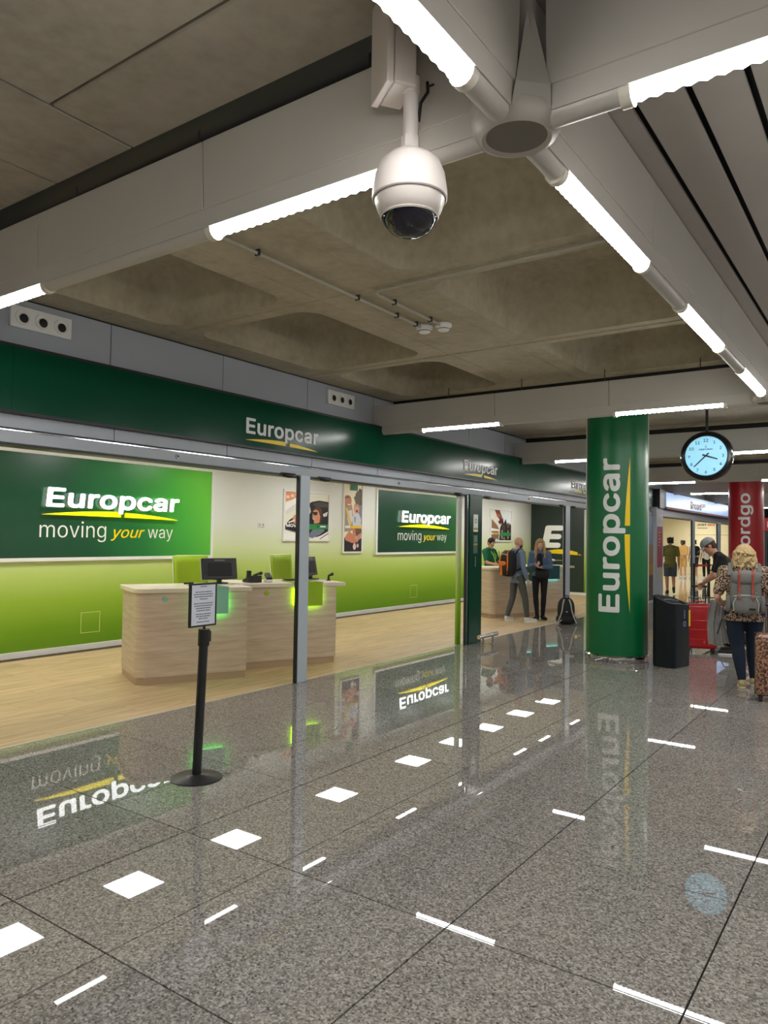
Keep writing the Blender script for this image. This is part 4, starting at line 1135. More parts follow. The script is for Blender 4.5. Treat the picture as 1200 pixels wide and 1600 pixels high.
MB().box((0.01, -0.003, 0.7), (0.65, 0.0, 1.0)).build('field_print', mat('field print', srgb(170, 132, 50), 0.4), t)
# LED sign box
t = thing('led_sign', 'long pale blue lit sign box with red lettering over the far office', 'sign', (21.95, 5.55, 2.66))
MB().box((-0.62, 0.02, -0.05), (-0.01, 0.30, 0.50)).build('end_box', black, t, bevel=0.006)
MB().box((0, 0.02, -0.05), (13, 0.30, 0.48)).build('casing', black, t, bevel=0.006)
led = mat('led screen', srgb(120, 150, 200), 0.3, emit=0.66, ecol=srgb(178, 204, 250), var=0.08, scale=3, spec=0.3)
for k in range(13):
    MB().box((k + 0.003, 0.0, 0.02), (k + 0.997, 0.022, 0.44)).build('screen_tile', led, t, smooth=False)
MB().box((0, -0.005, -0.04), (13, 0.02, 0.018)).build('red_strip', mat('dull red strip', srgb(130, 30, 36), 0.5), t)
rd = mat('dark red screen ink', srgb(120, 22, 40), 0.4)
text('lettering', 'Record', rd, t, fr_front(2.95, -0.002, 0.07), w=1.55, h=0.34, bold=0.045, depth=0.004, space=1.06)
text('lettering', 'go', rd, t, fr_front(4.58, -0.002, 0.20), w=0.50, h=0.20, bold=0.03, depth=0.002)
# far doors
th = struct('trim_3', MB().box((XE, 5.74, 2.42), (40.4, 5.95, 2.62)), alu, 'aluminium door header under the lit sign box', bevel=0.005)
for x, l in ((25.86, 'slim grey door post in front of the tan-dressed visitor'), (29.95, 'wide grey door post left of the red column'), (34.0, 'grey door post hidden behind the red column')):
    door_post(x, x + (0.34 if x < 27 else 0.55), l)
# belt barriers
def belt_post(x, y, label):
    t = thing('belt_barrier', label, 'barrier', (x, y, 0), group='belt barriers outside the far office')
    MB().lathe([(0.0001, 0.03), (0.16, 0.015), (0.17, 0.0), (0.0001, 0.0)], n=28).build('base', black, t)
    MB().cone((0, 0, 0.02), (0, 0, 0.95), 0.034, n=18).build('pole', black, t)
    MB().cone((0, 0, 0.93), (0, 0, 1.03), 0.042, n=18).build('belt_head', black, t)
    return t
t = belt_post(23.6, 5.16, 'black belt barrier post in front of the slim grey door post')
t2 = belt_post(23.9, 4.80, 'black belt barrier post beside the bending man')
redb = mat('red webbing', srgb(176, 30, 44), 0.6)
MB().poly([(0, 0, 0.94), (0.3, -0.36, 0.94), (0.3, -0.36, 1.0), (0, 0, 1.0)]).build('belt', redb, t)
MB().poly([(0, 0, 0.96), (0.7, -0.45, 0.96), (0.7, -0.45, 1.0), (0, 0, 1.0)]).poly([(0, 0, 0.80), (0.55, -0.40, 0.80), (0.55, -0.40, 0.85), (0, 0, 0.85)]).build('belt', redb, t2)
# dark display stand and red sign at the far right
t = thing('display_stand', 'dark display stand with a red sign behind the red column at the right edge', 'stand', (25.4, 3.02, 0), R(8))
MB().box((-0.15, -1.2, 0), (0.15, 0.42, 0.9)).build('plinth', mat('dull red strip', (0, 0, 0)), t, bevel=0.01)
MB().box((-0.12, -1.15, 0.9), (0.12, 0.40, 2.05)).build('back_board', black, t, bevel=0.01)
MB().box((-0.16, -0.8, 2.05), (0.16, 0.52, 2.45)).build('red_header', mat('red print', srgb(200, 36, 50), 0.4), t, bevel=0.01)
MB().box((-0.165, 0.10, 2.16), (-0.16, 0.40, 2.34)).build('header_mark', printw, t)
for z in (1.15, 1.45):
    MB().box((-0.24, -0.9, z), (-0.12, 0.36, z + 0.02)).build('shelf', darkgrey, t)
    for k in range(3):
        MB().box((-0.20, 0.02 + 0.1 * k, z + 0.02), (-0.14, 0.09 + 0.1 * k, z + 0.17)).build('leaflet', mat('leaflet %d' % k, srgb(180, 60 + 60 * k, 60 + 50 * k), 0.5), t)

# ================================================================== LUGGAGE
def suitcase(loc, rz, wd, dp, ht, m, label, hb):
    t = thing('suitcase', label, 'suitcase', loc, rz)
    MB().box((-wd / 2, -dp / 2, 0.06), (wd / 2, dp / 2, ht)).build('shell', m, t, bevel=0.05, seg=4)
    MB().box((-wd / 2 - 0.004, -0.012, 0.062), (wd / 2 + 0.004, 0.012, ht + 0.004)).build('zip_band', black, t, bevel=0.006)
    for sx in (-1, 1):
        for sy in (-1, 1):
            c = (sx * (wd / 2 - 0.05), sy * (dp / 2 - 0.05))
            w_ = MB().box((c[0] - 0.022, c[1] - 0.025, 0.03), (c[0] + 0.022, c[1] + 0.025, 0.075)).build('wheel_housing', black, t, bevel=0.006)
            MB().cone((c[0] - 0.014, c[1], 0.026), (c[0] + 0.014, c[1], 0.026), 0.026, n=16).build('wheel', black, w_)
    for sx in (-1, 1):
        MB().cone((sx * 0.085, dp / 2 - 0.04, ht - 0.02), (sx * 0.085, dp / 2 - 0.04, ht + hb), 0.010, n=10).build('handle_tube', black, t)
    MB().cap((-0.10, dp / 2 - 0.04, ht + hb), (0.10, dp / 2 - 0.04, ht + hb), 0.016).build('pull_handle', black, t)
    MB().tube([(-0.07, -0.02, ht - 0.002), (-0.06, -0.02, ht + 0.03), (0.06, -0.02, ht + 0.03), (0.07, -0.02, ht - 0.002)], 0.011).build('carry_handle', m, t)
    for k in range(3):
        MB().box((-wd / 2 + 0.07, -dp / 2 - 0.005, 0.2 + 0.14 * k), (wd / 2 - 0.07, -dp / 2 + 0.004, 0.215 + 0.14 * k)).build('rib', m, t, bevel=0.003)
    return t
suitcase((12.12, 2.56, 0), R(-72), 0.44, 0.28, 0.74, mat('red hard shell', srgb(176, 12, 22), 0.35, coat=0.2), 'red upright suitcase whose handle the bending man grips', 0.26)
suitcase((8.92, 1.10, 0), R(-78), 0.45, 0.26, 0.72, G['snake print shell'], 'brown snake-print suitcase cut by the right edge', 0.3)
t = thing('duffel_bag', 'low black bag on the floor between the red suitcase and the woman', 'bag', (13.1, 2.30, 0), R(-80))
MB().sphere((0, 0, 0.14), (0.30, 0.15, 0.14), 20, 12).build('body', mat('black nylon', srgb(20, 20, 22), 0.7), t)
MB().tube([(-0.14, 0, 0.25), (-0.1, 0, 0.34), (0.1, 0, 0.34), (0.14, 0, 0.25)], 0.012).build('handle', black, t)
def superbox(mb, c, r, p=4.0, n=20, m=14):
    k = len(mb.v)
    f = lambda w_, e: math.copysign(abs(w_) ** e, w_)
    e = 2 / p
    for j in range(m + 1):
        th = -PI / 2 + PI * j / m
        for i in range(n):
            ph = 2 * PI * i / n
            mb.v.append((c[0] + r[0] * f(math.cos(th), e) * f(math.cos(ph), e), c[1] + r[1] * f(math.cos(th), e) * f(math.sin(ph), e), c[2] + r[2] * f(math.sin(th), e)))
    for j in range(m):
        for i in range(n):
            mb.f.append((k + j * n + i, k + j * n + (i + 1) % n, k + (j + 1) * n + (i + 1) % n, k + (j + 1) * n + i)); mb.mi.append(mb.m)
    return mb
nylon = mat('black nylon', (0, 0, 0))
def backpack(t, style):
    # front of pack at local -y, straps at +y, bottom z=0
    if style == 'orange':
        o_ = mat('orange nylon', srgb(214, 110, 22), 0.6)
        superbox(MB(), (0, 0, 0.26), (0.17, 0.12, 0.27), 3.2).build('body', nylon, t)
        superbox(MB(), (0, -0.11, 0.14), (0.125, 0.06, 0.13), 3.2).build('front_pocket', nylon, t)
        superbox(MB(), (-0.01, -0.145, 0.255), (0.10, 0.03, 0.05), 2.6).build('pocket_flap', o_, t)
        MB().prism([(-0.06, 0.02), (0.02, 0.02), (0.0, 0.22), (-0.05, 0.22)], 1, -0.178, -0.165).build('orange_panel', o_, t, bevel=0.004)
        superbox(MB(), (0, -0.075, 0.39), (0.12, 0.055, 0.09), 2.6).build('upper_pocket', nylon, t)
        for s in (-1, 1):
            MB().tube([(s * 0.10, -0.13, 0.05), (s * 0.125, -0.13, 0.2), (s * 0.12, -0.125, 0.34), (s * 0.09, -0.10, 0.47), (s * 0.06, -0.02, 0.53)], 0.014).build('side_piping', o_, t)
        MB().tube([(-0.11, -0.118, 0.43), (0, -0.135, 0.455), (0.11, -0.118, 0.43)], 0.007).build('zip', mat('pale conduit', (0, 0, 0)), t)
    elif style == 'grey':
        g_ = mat('grey canvas', srgb(112, 112, 108), 0.75, var=0.05, scale=20); rdl = mat('red leather', srgb(152, 62, 48), 0.6); w2 = mat('pale grey piping', srgb(190, 190, 186), 0.6)
        superbox(MB(), (0, 0, 0.24), (0.165, 0.10, 0.24), 3.4).build('body', g_, t)
        superbox(MB(), (0, -0.085, 0.11), (0.135, 0.055, 0.11), 3.4).build('front_pocket', g_, t)
        superbox(MB(), (0, -0.04, 0.41), (0.160, 0.085, 0.085), 3.0).build('top_flap', g_, t)
        for s in (-1, 1):
            MB().tube([(s * 0.07, -0.07, 0.50), (s * 0.07, -0.125, 0.44), (s * 0.07, -0.115, 0.34), (s * 0.07, -0.125, 0.26), (s * 0.07, -0.148, 0.17)], 0.014, 6).build('leather_strap', rdl, t)
            MB().box((s * 0.07 - 0.018, -0.157, 0.19), (s * 0.07 + 0.018, -0.142, 0.225)).build('buckle', chrome, t, bevel=0.003)
            superbox(MB(), (s * 0.175, 0.0, 0.11), (0.03, 0.06, 0.10), 3).build('side_pocket', g_, t)
        MB().tube([(-0.13, -0.12, 0.20), (-0.05, -0.142, 0.215), (0.05, -0.142, 0.215), (0.13, -0.12, 0.20)], 0.005).build('zip', w2, t)
        for s in (-1, 1):
            MB().tube([(s * 0.125, -0.11, 0.03), (s * 0.13, -0.125, 0.12), (s * 0.10, -0.135, 0.19)], 0.005).build('piping', w2, t)
        MB().box((0.03, -0.146, 0.05), (0.095, -0.138, 0.07)).build('maker_patch', black, t)
        MB().sphere((0.10, -0.142, 0.245), 0.016).build('badge', chrome, t)
    else:
        superbox(MB(), (0, 0, 0.27), (0.17, 0.13, 0.27), 2.6).build('body', nylon, t)
        superbox(MB(), (0, 0.0, 0.10), (0.20, 0.15, 0.10), 2.6).build('lower_pocket', nylon, t)
        st = mat('pale grey webbing', srgb(176, 174, 168), 0.7)
        for s in (-1, 1):
            MB().tube([(s * 0.05, -0.09, 0.50), (s * 0.075, -0.135, 0.42), (s * 0.095, -0.15, 0.28), (s * 0.14, -0.16, 0.14), (s * 0.19, -0.13, 0.03)], 0.013).build('shoulder_strap', st, t)
        MB().tube([(-0.05, -0.03, 0.53), (-0.04, -0.04, 0.57), (0.04, -0.04, 0.57), (0.05, -0.03, 0.53)], 0.010).build('grab_loop', black, t)
        MB().sphere((0, -0.135, 0.26), (0.02, 0.01, 0.014)).build('badge', st, t)
        MB().tube([(-0.10, -0.14, 0.10), (-0.18, -0.17, 0.03), (-0.22, -0.17, 0.012)], 0.010).build('loose_strap', st, t)
t = thing('backpack', 'black backpack with pale straps standing on the granite floor', 'backpack', (14.22, 5.53, 0), R(-62))
backpack(t, 'black')
t = thing('backpack', 'orange and black backpack worn by the bald man', 'backpack', (13.80, 6.60, 0.93), R(-115))
backpack(t, 'orange')
t = thing('backpack', 'grey canvas backpack with red leather straps worn by the curly-haired woman', 'backpack', (9.34, 1.485, 0.88), R(-78))
backpack(t, 'grey')

# ================================================================== PEOPLE
FINAL = []
def V(*a): return Vector(a)
def remeshed(name, mb, m, parent, vox, cuts=(), smooth=4):
    me = bpy.data.meshes.new(name)
    me.from_pydata(mb.v, [], mb.f)
    me.materials.append(m)
    bm = bmesh.new(); bm.from_mesh(me); bmesh.ops.recalc_face_normals(bm, faces=bm.faces); bm.to_mesh(me); bm.free()
    o = link(name, me, parent)
    md = o.modifiers.new('remesh', 'REMESH'); md.mode = 'VOXEL'; md.voxel_size = vox; md.use_smooth_shade = True
    if smooth:
        ms = o.modifiers.new('smooth', 'SMOOTH'); ms.iterations = smooth; ms.factor = 0.5
    FINAL.append((o, cuts, m))
    return o
def std_joints(H, wide=1.0):
    s = H / 1.75
    J = dict(pelvis=V(0, 0, .95), chest=V(0, 0, 1.27), neck=V(0, -.01, 1.47), head=V(0, .02, 1.635), face=V(0, 1, 0),
             sr=V(.175 * wide, 0, 1.42), sl=V(-.175 * wide, 0, 1.42), er=V(.225 * wide, -.03, 1.13), el=V(-.225 * wide, -.03, 1.13), wr=V(.235 * wide, .06, .88), wl=V(-.235 * wide, .06, .88),
             hr=V(.09 * wide, 0, .91), hl=V(-.09 * wide, 0, .91), kr=V(.10, .015, .50), kl=V(-.10, .015, .50), ar=V(.10, -.03, .09), al=V(-.10, -.03, .09), tr=V(.125, .13, .035), tl=V(-.125, .13, .035))
    return {k: (v * s if k != 'face' else v) for k, v in J.items()}, s
def axes(J):
    up = (J['neck'] - J['pelvis']).normalized()
    lat = (J['sr'] - J['sl']); lat = (lat - up * lat.dot(up)).normalized()
    fw = up.cross(lat)
    return lat, fw, up
def torso(mb, J, s, inf, wd, belly):
    lat, fw, up = axes(J)
    M = Matrix((lat, fw, up)).transposed()
    P, Ch = J['pelvis'], J['chest']
    mb.sphere(P, ((.160 * wd) * s + inf, (.112 * wd) * s + inf, .125 * s + inf), 16, 10, M)
    mb.sphere(P.lerp(Ch, .5) + fw * .01 * s, ((.142 * wd) * s + inf, (.104 * wd + belly) * s + inf, .17 * s + inf), 16, 10, M)
    mb.sphere(Ch, ((.165 * wd) * s + inf, (.112 * wd) * s + inf, .18 * s + inf), 16, 10, M)
    mb.cap(J['sl'], J['sr'], .056 * s + inf)
    mb.cap(J['sl'].lerp(J['neck'], .55), J['sr'].lerp(J['neck'], .55), .058 * s + inf)
def arm(mb, J, s, c, inf, upto=1.0, thick=1.0):
    sh, el, wr = J['s' + c], J['e' + c], J['w' + c]
    if upto <= .5:
        e = sh.lerp(el, upto * 2)
        mb.cap(sh, e, .054 * s * thick + inf, .047 * s * thick + inf)
    else:
        mb.cap(sh, el, .052 * s * thick + inf, .040 * s * thick + inf)
        mb.cap(el, el.lerp(wr, (upto - .5) * 2), .040 * s * thick + inf, (.040 - .013 * (upto - .5) * 2) * s * thick + inf)
def leg(mb, J, s, c, inf, upto=1.0, wd=1.0):
    h, k, a = J['h' + c], J['k' + c], J['a' + c]
    if upto <= .5:
        mb.cap(h, h.lerp(k, upto * 2), .086 * s * wd + inf, .074 * s * wd + inf)
    else:
        mb.cap(h, k, .086 * s * wd + inf, .056 * s * wd + inf)
        mb.cap(k, k.lerp(a, .3), .056 * s * wd + inf, .056 * s * wd + inf)
        mb.cap(k.lerp(a, .3), k.lerp(a, (upto - .5) * 2), .056 * s * wd + inf, .039 * s + inf)
def hand_mesh(mb, J, s, c, curl=0.5, nrm=None):
    wr, el = J['w' + c], J['e' + c]
    d = (wr - el).normalized()
    lat, fw, up = axes(J)
    inward = -lat if c == 'r' else lat
    n = nrm if nrm is not None else inward                      # palm normal
    n = (n - d * n.dot(d)).normalized()
    side = d.cross(n)
    th = fw if nrm is None else V(0, 0, 1)
    if side.dot(th) < 0: side = -side
    k = s * 0.96
    pc = wr + d * .050 * k
    M = Matrix((side, n, d)).transposed()
    mb.sphere(pc, (.042 * k, .019 * k, .056 * k), 10, 8, M)
    for i, L_ in enumerate((.070, .079, .074, .058)):
        b = wr + d * .090 * k + side * (.030 - .020 * i) * k
        a1, a2 = curl * .7, curl * 1.7
        p1 = b + (d * math.cos(a1) + n * math.sin(a1)) * L_ * .5 * k
        p2 = p1 + (d * math.cos(a2) + n * math.sin(a2)) * L_ * .5 * k
        mb.chain([b, p1, p2], [.0100 * k, .0090 * k, .0078 * k], 8)
    tb = wr + d * .030 * k + side * .030 * k
    t1 = tb + (d * .6 + side * .7 + n * .3).normalized() * .038 * k
    t2 = t1 + (d * .85 + side * .2 + n * .5).normalized() * .032 * k
    mb.chain([tb, t1, t2], [.0125 * k, .0105 * k, .0090 * k], 8)
def head_axes(J):
    f = J['face'].normalized()
    lat = f.cross(V(0, 0, 1)).normalized()
    return lat, f, lat.cross(f)
def person(label, loc, az, H, skin, J=None, wide=1.0, belly=0.0, top=None, bottom=None, shoes=None, hair=None, hands=(0.5, 0.5), palm=(None, None), group=None, vox=0.0075, extra=None, bare_feet=False):
    t = thing('person', label, 'person', loc, R(az - 90), group)
    Jd, s = std_joints(H, wide)
    for k, v in (J or {}).items():
        Jd[k] = V(*v) * (s if k != 'face' else 1)
    J = Jd
    sk = mat('skin %d %d %d' % skin, srgb(*skin), 0.55)
    mb = MB()
    torso(mb, J, s, -.006, wide, belly)
    for i, c in enumerate('rl'):
        arm(mb, J, s, c, 0); leg(mb, J, s, c, -.004, wd=wide ** .7)
        hand_mesh(mb, J, s, c, hands[i], palm[i])
        mb.cap(J['a' + c] + V(0, 0, -.045 * s), J['t' + c], .036 * s, .026 * s)
        mb.cap(J['a' + c], J['a' + c] + V(0, 0, -.04 * s), .038 * s, .036 * s)
    lat, f, u = head_axes(J)
    M = Matrix((lat, f, u)).transposed()
    hc = J['head']
    mb.cap(J['neck'] - V(0, 0, .03 * s), hc - u * .07 * s - f * .015 * s, .056 * s, .050 * s)
    mb.sphere(hc + u * .025 * s - f * .008 * s, (.074 * s, .094 * s, .090 * s), 16, 12, M)
    mb.sphere(hc - u * .045 * s + f * .018 * s, (.058 * s, .066 * s, .068 * s), 14, 10, M)
    mb.sphere(hc - u * .095 * s + f * .058 * s, .022 * s)
    mb.cap(hc + u * .018 * s + f * .082 * s, hc - u * .022 * s + f * .102 * s, .009 * s, .013 * s, 8)
    for e in (-1, 1):
        mb.sphere(hc + lat * e * .074 * s - f * .012 * s - u * .004 * s, (.010 * s, .020 * s, .032 * s), 10, 8, M)
    b = remeshed('body', mb, sk, t, vox, smooth=3)
    for e in (-1, 1):
        p = hc + lat * e * .031 * s + f * .079 * s + u * .016 * s
        ey = MB().sphere(p, .0125 * s, 10, 8).build('eye', white, t)
        MB().sphere(p + f * .0085 * s, .0062 * s, 8, 6).build('iris', mat('iris', srgb(40, 28, 20), 0.2), ey)
        MB().cap(p + u * .022 * s - lat * .015 * s + f * .006 * s, p + u * .022 * s + lat * .015 * s + f * .004 * s, .0045 * s, n=8).build('eyebrow', mat('brow', srgb(60, 44, 30), 0.8), t)
    MB().sphere(hc - u * .058 * s + f * .080 * s, (.022 * s, .010 * s, .007 * s), 12, 8, M).build('mouth', mat('lips', srgb(166, 92, 84), 0.5), t)
    if top:
        mb = MB()
        inf = top.get('inf', .012)
        torso(mb, J, s, inf, wide, belly)
        if top.get('hem') is not None:
            pz = top['hem'] * s
            mb.cap(V(J['pelvis'].x - .06 * wide, J['pelvis'].y, pz), V(J['pelvis'].x + .06 * wide, J['pelvis'].y, pz), .115 * s * wide)
        for c in 'rl':
            arm(mb, J, s, c, inf * .9, top.get('sleeve', .35))
        cuts = [(V(0, 0, J['pelvis'].z + (top.get('hem_cut', -.06)) * s), V(0, 0, -1))]
        remeshed(top.get('name', 'shirt'), mb, top['mat'], t, .011, cuts)
    if bottom:
        mb = MB()
        inf = bottom.get('inf', .012)
        lat2, fw2, up2 = axes(J)
        M2 = Matrix((lat2, fw2, up2)).transposed()
        mb.sphere(J['pelvis'] - up2 * .01, (.160 * s * wide + inf * .8, .112 * s * wide + inf * .8, .115 * s), 16, 10, M2)
        mb.cap(J['hr'], J['hl'], .09 * s * wide)
        for c in 'rl':
            leg(mb, J, s, c, inf, bottom.get('len', .97), wide ** .7)
        cuts = []
        if bottom.get('len', 1) <= .5:
            z = min(J['hr'].lerp(J['kr'], bottom['len'] * 2).z, J['hl'].lerp(J['kl'], bottom['len'] * 2).z) - .02
            cuts = [(V(0, 0, z), V(0, 0, -1))]
        remeshed(bottom.get('name', 'trousers'), mb, bottom['mat'], t, .011, cuts)
    if shoes:
        for c in 'rl':
            mb = MB()
            a, e = J['a' + c], J['t' + c]
            d = (e - a); dl = V(d.x, d.y, 0).normalized()
            mb.cap(a + V(0, 0, -.035 * s) - dl * .025, a + V(0, 0, -.045 * s), .047 * s, .045 * s)
            mb.cap(a + V(0, 0, -.045 * s), e + dl * .015, .045 * s, .036 * s)
            mb.cap(a, a + V(0, 0, -.03), .046 * s)
            sh = remeshed('shoe', mb, shoes[0], t, .009, [(V(0, 0, a.z - .088 * s), V(0, 0, -1)), (V(0, 0, a.z + .03 * s), V(0, 0, 1))] if abs(d.z) < .12 else [])
            if abs(d.z) < .12:
                so = [a - dl * .065 * s, e + dl * .045 * s]
                mid = so[0].lerp(so[1], .5); L_ = (so[1] - so[0]).length / 2
                sd = V(-dl.y, dl.x, 0)
                pts = []
                for i in range(20):
                    q = 2 * PI * i / 20
                    p = mid + dl * L_ * math.cos(q) + sd * .046 * s * math.copysign(abs(math.sin(q)) ** .7, math.sin(q))
                    pts.append((p.x, p.y))
                z0 = a.z - .09 * s
                MB().prism(pts, 2, z0, z0 + .026).build('sole', shoes[1], t, bevel=.004)
    if hair:
        mb = MB()
        kind, hm = hair
        top_c = hc + u * .036 * s - f * .016 * s
        cuts = []
        if kind == 'short':
            mb.sphere(top_c, (.083 * s, .099 * s, .092 * s), 16, 12, M)
            mb.sphere(hc - f * .045 * s + u * .0 * s, (.070 * s, .062 * s, .085 * s), 14, 10, M)
            cuts = [(hc + f * .060 * s + u * .045 * s, (f - u * .55).normalized())]
        elif kind == 'long':
            mb.sphere(top_c, (.086 * s, .102 * s, .093 * s), 16, 12, M)
            for e in (-1, 1):
                mb.chain([hc + lat * e * .068 * s + u * .05 * s + f * .02, hc + lat * e * .084 * s - u * .05 * s + f * .012, hc + lat * e * .092 * s - u * .17 * s + f * .03, hc + lat * e * .095 * s - u * .29 * s + f * .075], [.03 * s, .032 * s, .036 * s, .018 * s], 10)
                mb.chain([hc + lat * e * .045 * s - f * .06 * s, hc + lat * e * .055 * s - f * .07 * s - u * .12 * s, hc + lat * e * .06 * s - f * .07 * s - u * .24 * s], [.05 * s, .05 * s, .03 * s], 10)
            cuts = []
        elif kind == 'curly':
            rr = random.Random(5)
            mb.sphere(top_c, (.105 * s, .115 * s, .098 * s), 16, 12, M)
            mb.sphere(hc - f * .035 * s - u * .085 * s, (.150 * s, .09 * s, .11 * s), 16, 12, M)
            for i in range(420):
                a = rr.uniform(0, 2 * PI); z = rr.uniform(-.16, .10)
                rad = .108 + .040 * (1 - (z + .16) / .26) - (.05 * max(0, z - .03) / .07)
                p = hc + lat * math.cos(a) * rad * s + f * (math.sin(a) * rad - .02) * s + u * z * s
                if (p - hc).dot(f) > .055 * s and z < .05: continue
                mb.sphere(p, rr.uniform(.009, .017) * s, 6, 5)
        elif kind == 'mop':
            rr = random.Random(9)
            mb.sphere(top_c, (.094 * s, .108 * s, .10 * s), 16, 12, M)
            for i in range(50):
                a = rr.uniform(0, 2 * PI); z = rr.uniform(-.05, .12)
                p = hc + lat * math.cos(a) * .085 * s + f * (math.sin(a) * .09 - .02) * s + u * z * s
                if (p - hc).dot(f) > .04 * s and z < .06: continue
                mb.sphere(p, rr.uniform(.018, .026) * s, 8, 6)
        remeshed('hair', mb, hm, t, .006, cuts, smooth=1)
    if extra:
        extra(t, J, s, (lat, f, u, hc))
    return t
fab = lambda n, c, v=0.06, sc=40: mat(n, srgb(*c), 0.85, var=v, scale=sc)
# 1 bald man
def ex_bald(t, J, s, h):
    lat, f, u, hc = h
    mb = MB()
    mb.sphere(hc - u * .062 * s + f * .035 * s, (.060 * s, .062 * s, .058 * s), 14, 10, Matrix((lat, f, u)).transposed())
    remeshed('beard', mb, mat('grey brown beard', srgb(92, 72, 60), 0.9), t, .007, [(hc - u * .038 * s, u)], smooth=1)
    mb = MB()
    for e, c in ((-1, 'sl'), (1, 'sr')):
        p = J[c].lerp(J['neck'], .38)
        mb.tube([p + V(0, -.12, -.04), p + V(0, -.03, .062), p + V(0, .05, .055), p + V(-.0 * e, .115, -.06), p + V(.03 * e, .11, -.22), p + V(.06 * e, .0, -.33), p + V(.02 * e, -.12, -.38)], .019, 6)
    mb.build('backpack_strap', nylon, t)
    mb = MB().chain([J['neck'] + V(-.05, -.05, .0), J['neck'] + V(0, -.06, .008), J['neck'] + V(.05, -.05, .0), J['neck'] + V(.06, .02, -.01)], [.02, .022, .02, .018], 8)
    mb.build('collar', fab('blue grey shirt', (112, 126, 150)), t)
person('bald bearded man in blue grey shirt and grey trousers at the far counter', (14.0, 6.50, 0), -30, 1.73, (206, 158, 134),
       J=dict(hr=(.10, 0, .91), hl=(-.09, 0, .91), ar=(.185, .13, .09), tr=(.25, .28, .035), kr=(.15, .10, .49), al=(-.15, -.14, .09), tl=(-.20, .02, .035), kl=(-.11, -.03, .49), er=(.245, -.02, 1.13), wr=(.265, .07, .88), el=(-.20, .06, 1.14), wl=(-.16, .26, 1.03), face=(.15, 1, -.12), head=(.0, .035, 1.63)),
       belly=.02, top=dict(mat=fab('blue grey shirt', (112, 126, 150)), sleeve=.93, hem=.84, hem_cut=-.15, inf=.016), bottom=dict(mat=fab('charcoal denim', (78, 78, 76)), inf=.010), shoes=(fab('white trainer', (206, 204, 200)), white), hair=None, extra=ex_bald)
# 2 woman in denim jacket
def ex_woman(t, J, s, h):
    p = (J['wr'] + J['wl']) / 2 + V(0, .10, .05)
    ph = MB().box((-.037, -.006, -.07), (.037, .006, .07)).build('x', black, None)
    bpy.data.objects.remove(ph)
    top_ = MB()
    lat, fw, up = axes(J)
    superbox(top_, tuple(J['chest'] + V(0, .045, -.13)), (.075, .102, .30), 3).build('black_top', fab('black jersey', (20, 20, 22)), t)
    superbox(MB(), tuple(J['pelvis'] + V(-.06, .12, .04)), (.15, .07, .10), 2.6).build('waist_bag', nylon, t)
    MB().sphere(J['neck'] + V(.0, .085, -.06), .014).build('pendant', white, t)
    MB().tube([J['sl'] + V(.06, .05, .05), J['chest'] + V(-.02, .14, .0), J['pelvis'] + V(.10, .14, .10)], .010).build('bag_strap', nylon, t)
person('woman with long blonde hair in a denim jacket looking towards the camera', (14.66, 6.28, 0), 198, 1.70, (214, 172, 148),
       J=dict(er=(.225, .02, 1.14), wr=(.07, .21, 1.19), el=(-.225, .02, 1.14), wl=(-.05, .24, 1.14), ar=(.05, .05, .09), tr=(.09, .22, .035), kr=(.085, .05, .50), al=(-.06, -.05, .09), tl=(-.13, .10, .035), kl=(-.085, .02, .50), face=(-.1, 1, -.02)),
       hands=(.9, .9), palm=(V(0, -.3, 1), V(0, -.3, 1)), top=dict(name='denim_jacket', mat=fab('denim', (84, 104, 132), .12, 30), sleeve=.92, hem_cut=-.0, inf=.018), bottom=dict(mat=fab('black trousers', (20, 20, 24)), inf=.004), shoes=(fab('black shoe', (22, 22, 24)), black), hair=('long', fab('blonde hair', (176, 140, 92), .2, 60)), extra=ex_woman)
t = thing('mobile_phone', 'dark phone held in both hands by the woman in denim', 'phone', (14.42, 6.19, 1.20), R(108))
q = MB().box((-.037, -.005, -.07), (.037, .005, .07)).build('case', black, t, bevel=.004); q.rotation_euler = (R(-35), 0, 0)
q2 = MB().box((-.033, .005, -.064), (.033, .006, .064)).build('screen', mat('dark screen', srgb(20, 24, 30), .1), t); q2.rotation_euler = (R(-35), 0, 0)
# 3 employee
def ex_emp(t, J, s, h):
    MB().tube([J['neck'] + V(-.05, .04, -.02), J['chest'] + V(-.04, .145, .05), J['chest'] + V(0, .15, -.12), J['chest'] + V(.04, .145, .05), J['neck'] + V(.05, .04, -.02)], .008).build('lanyard', fab('lime lanyard', (170, 220, 90)), t)
    MB().chain([J['neck'] + V(-.05, -.04, .0), J['neck'] + V(0, -.06, .01), J['neck'] + V(.05, -.04, .0), J['neck'] + V(.06, .03, -.02)], [.016, .018, .016, .014], 8).build('collar', fab('green polo', (0, 92, 60)), t)
person('dark-haired clerk in a green polo shirt behind the far counter', (15.33, 7.82, 0), -100, 1.72, (190, 138, 108),
       J=dict(er=(.22, .10, 1.16), wr=(.14, .33, 1.12), el=(-.22, .10, 1.16), wl=(-.14, .33, 1.12), face=(.25, 1, -.35), head=(.0, .06, 1.615), neck=(0, .015, 1.47), chest=(0, .02, 1.27)),
       palm=(V(0, 0, -1), V(0, 0, -1)), hands=(.2, .2), top=dict(name='polo_shirt', mat=fab('green polo', (0, 92, 60)), sleeve=.36), bottom=dict(mat=fab('black trousers', (20, 20, 24))), shoes=(fab('black shoe', (22, 22, 24)), black), hair=('short', fab('black hair', (26, 20, 18), .2, 60)), extra=ex_emp)
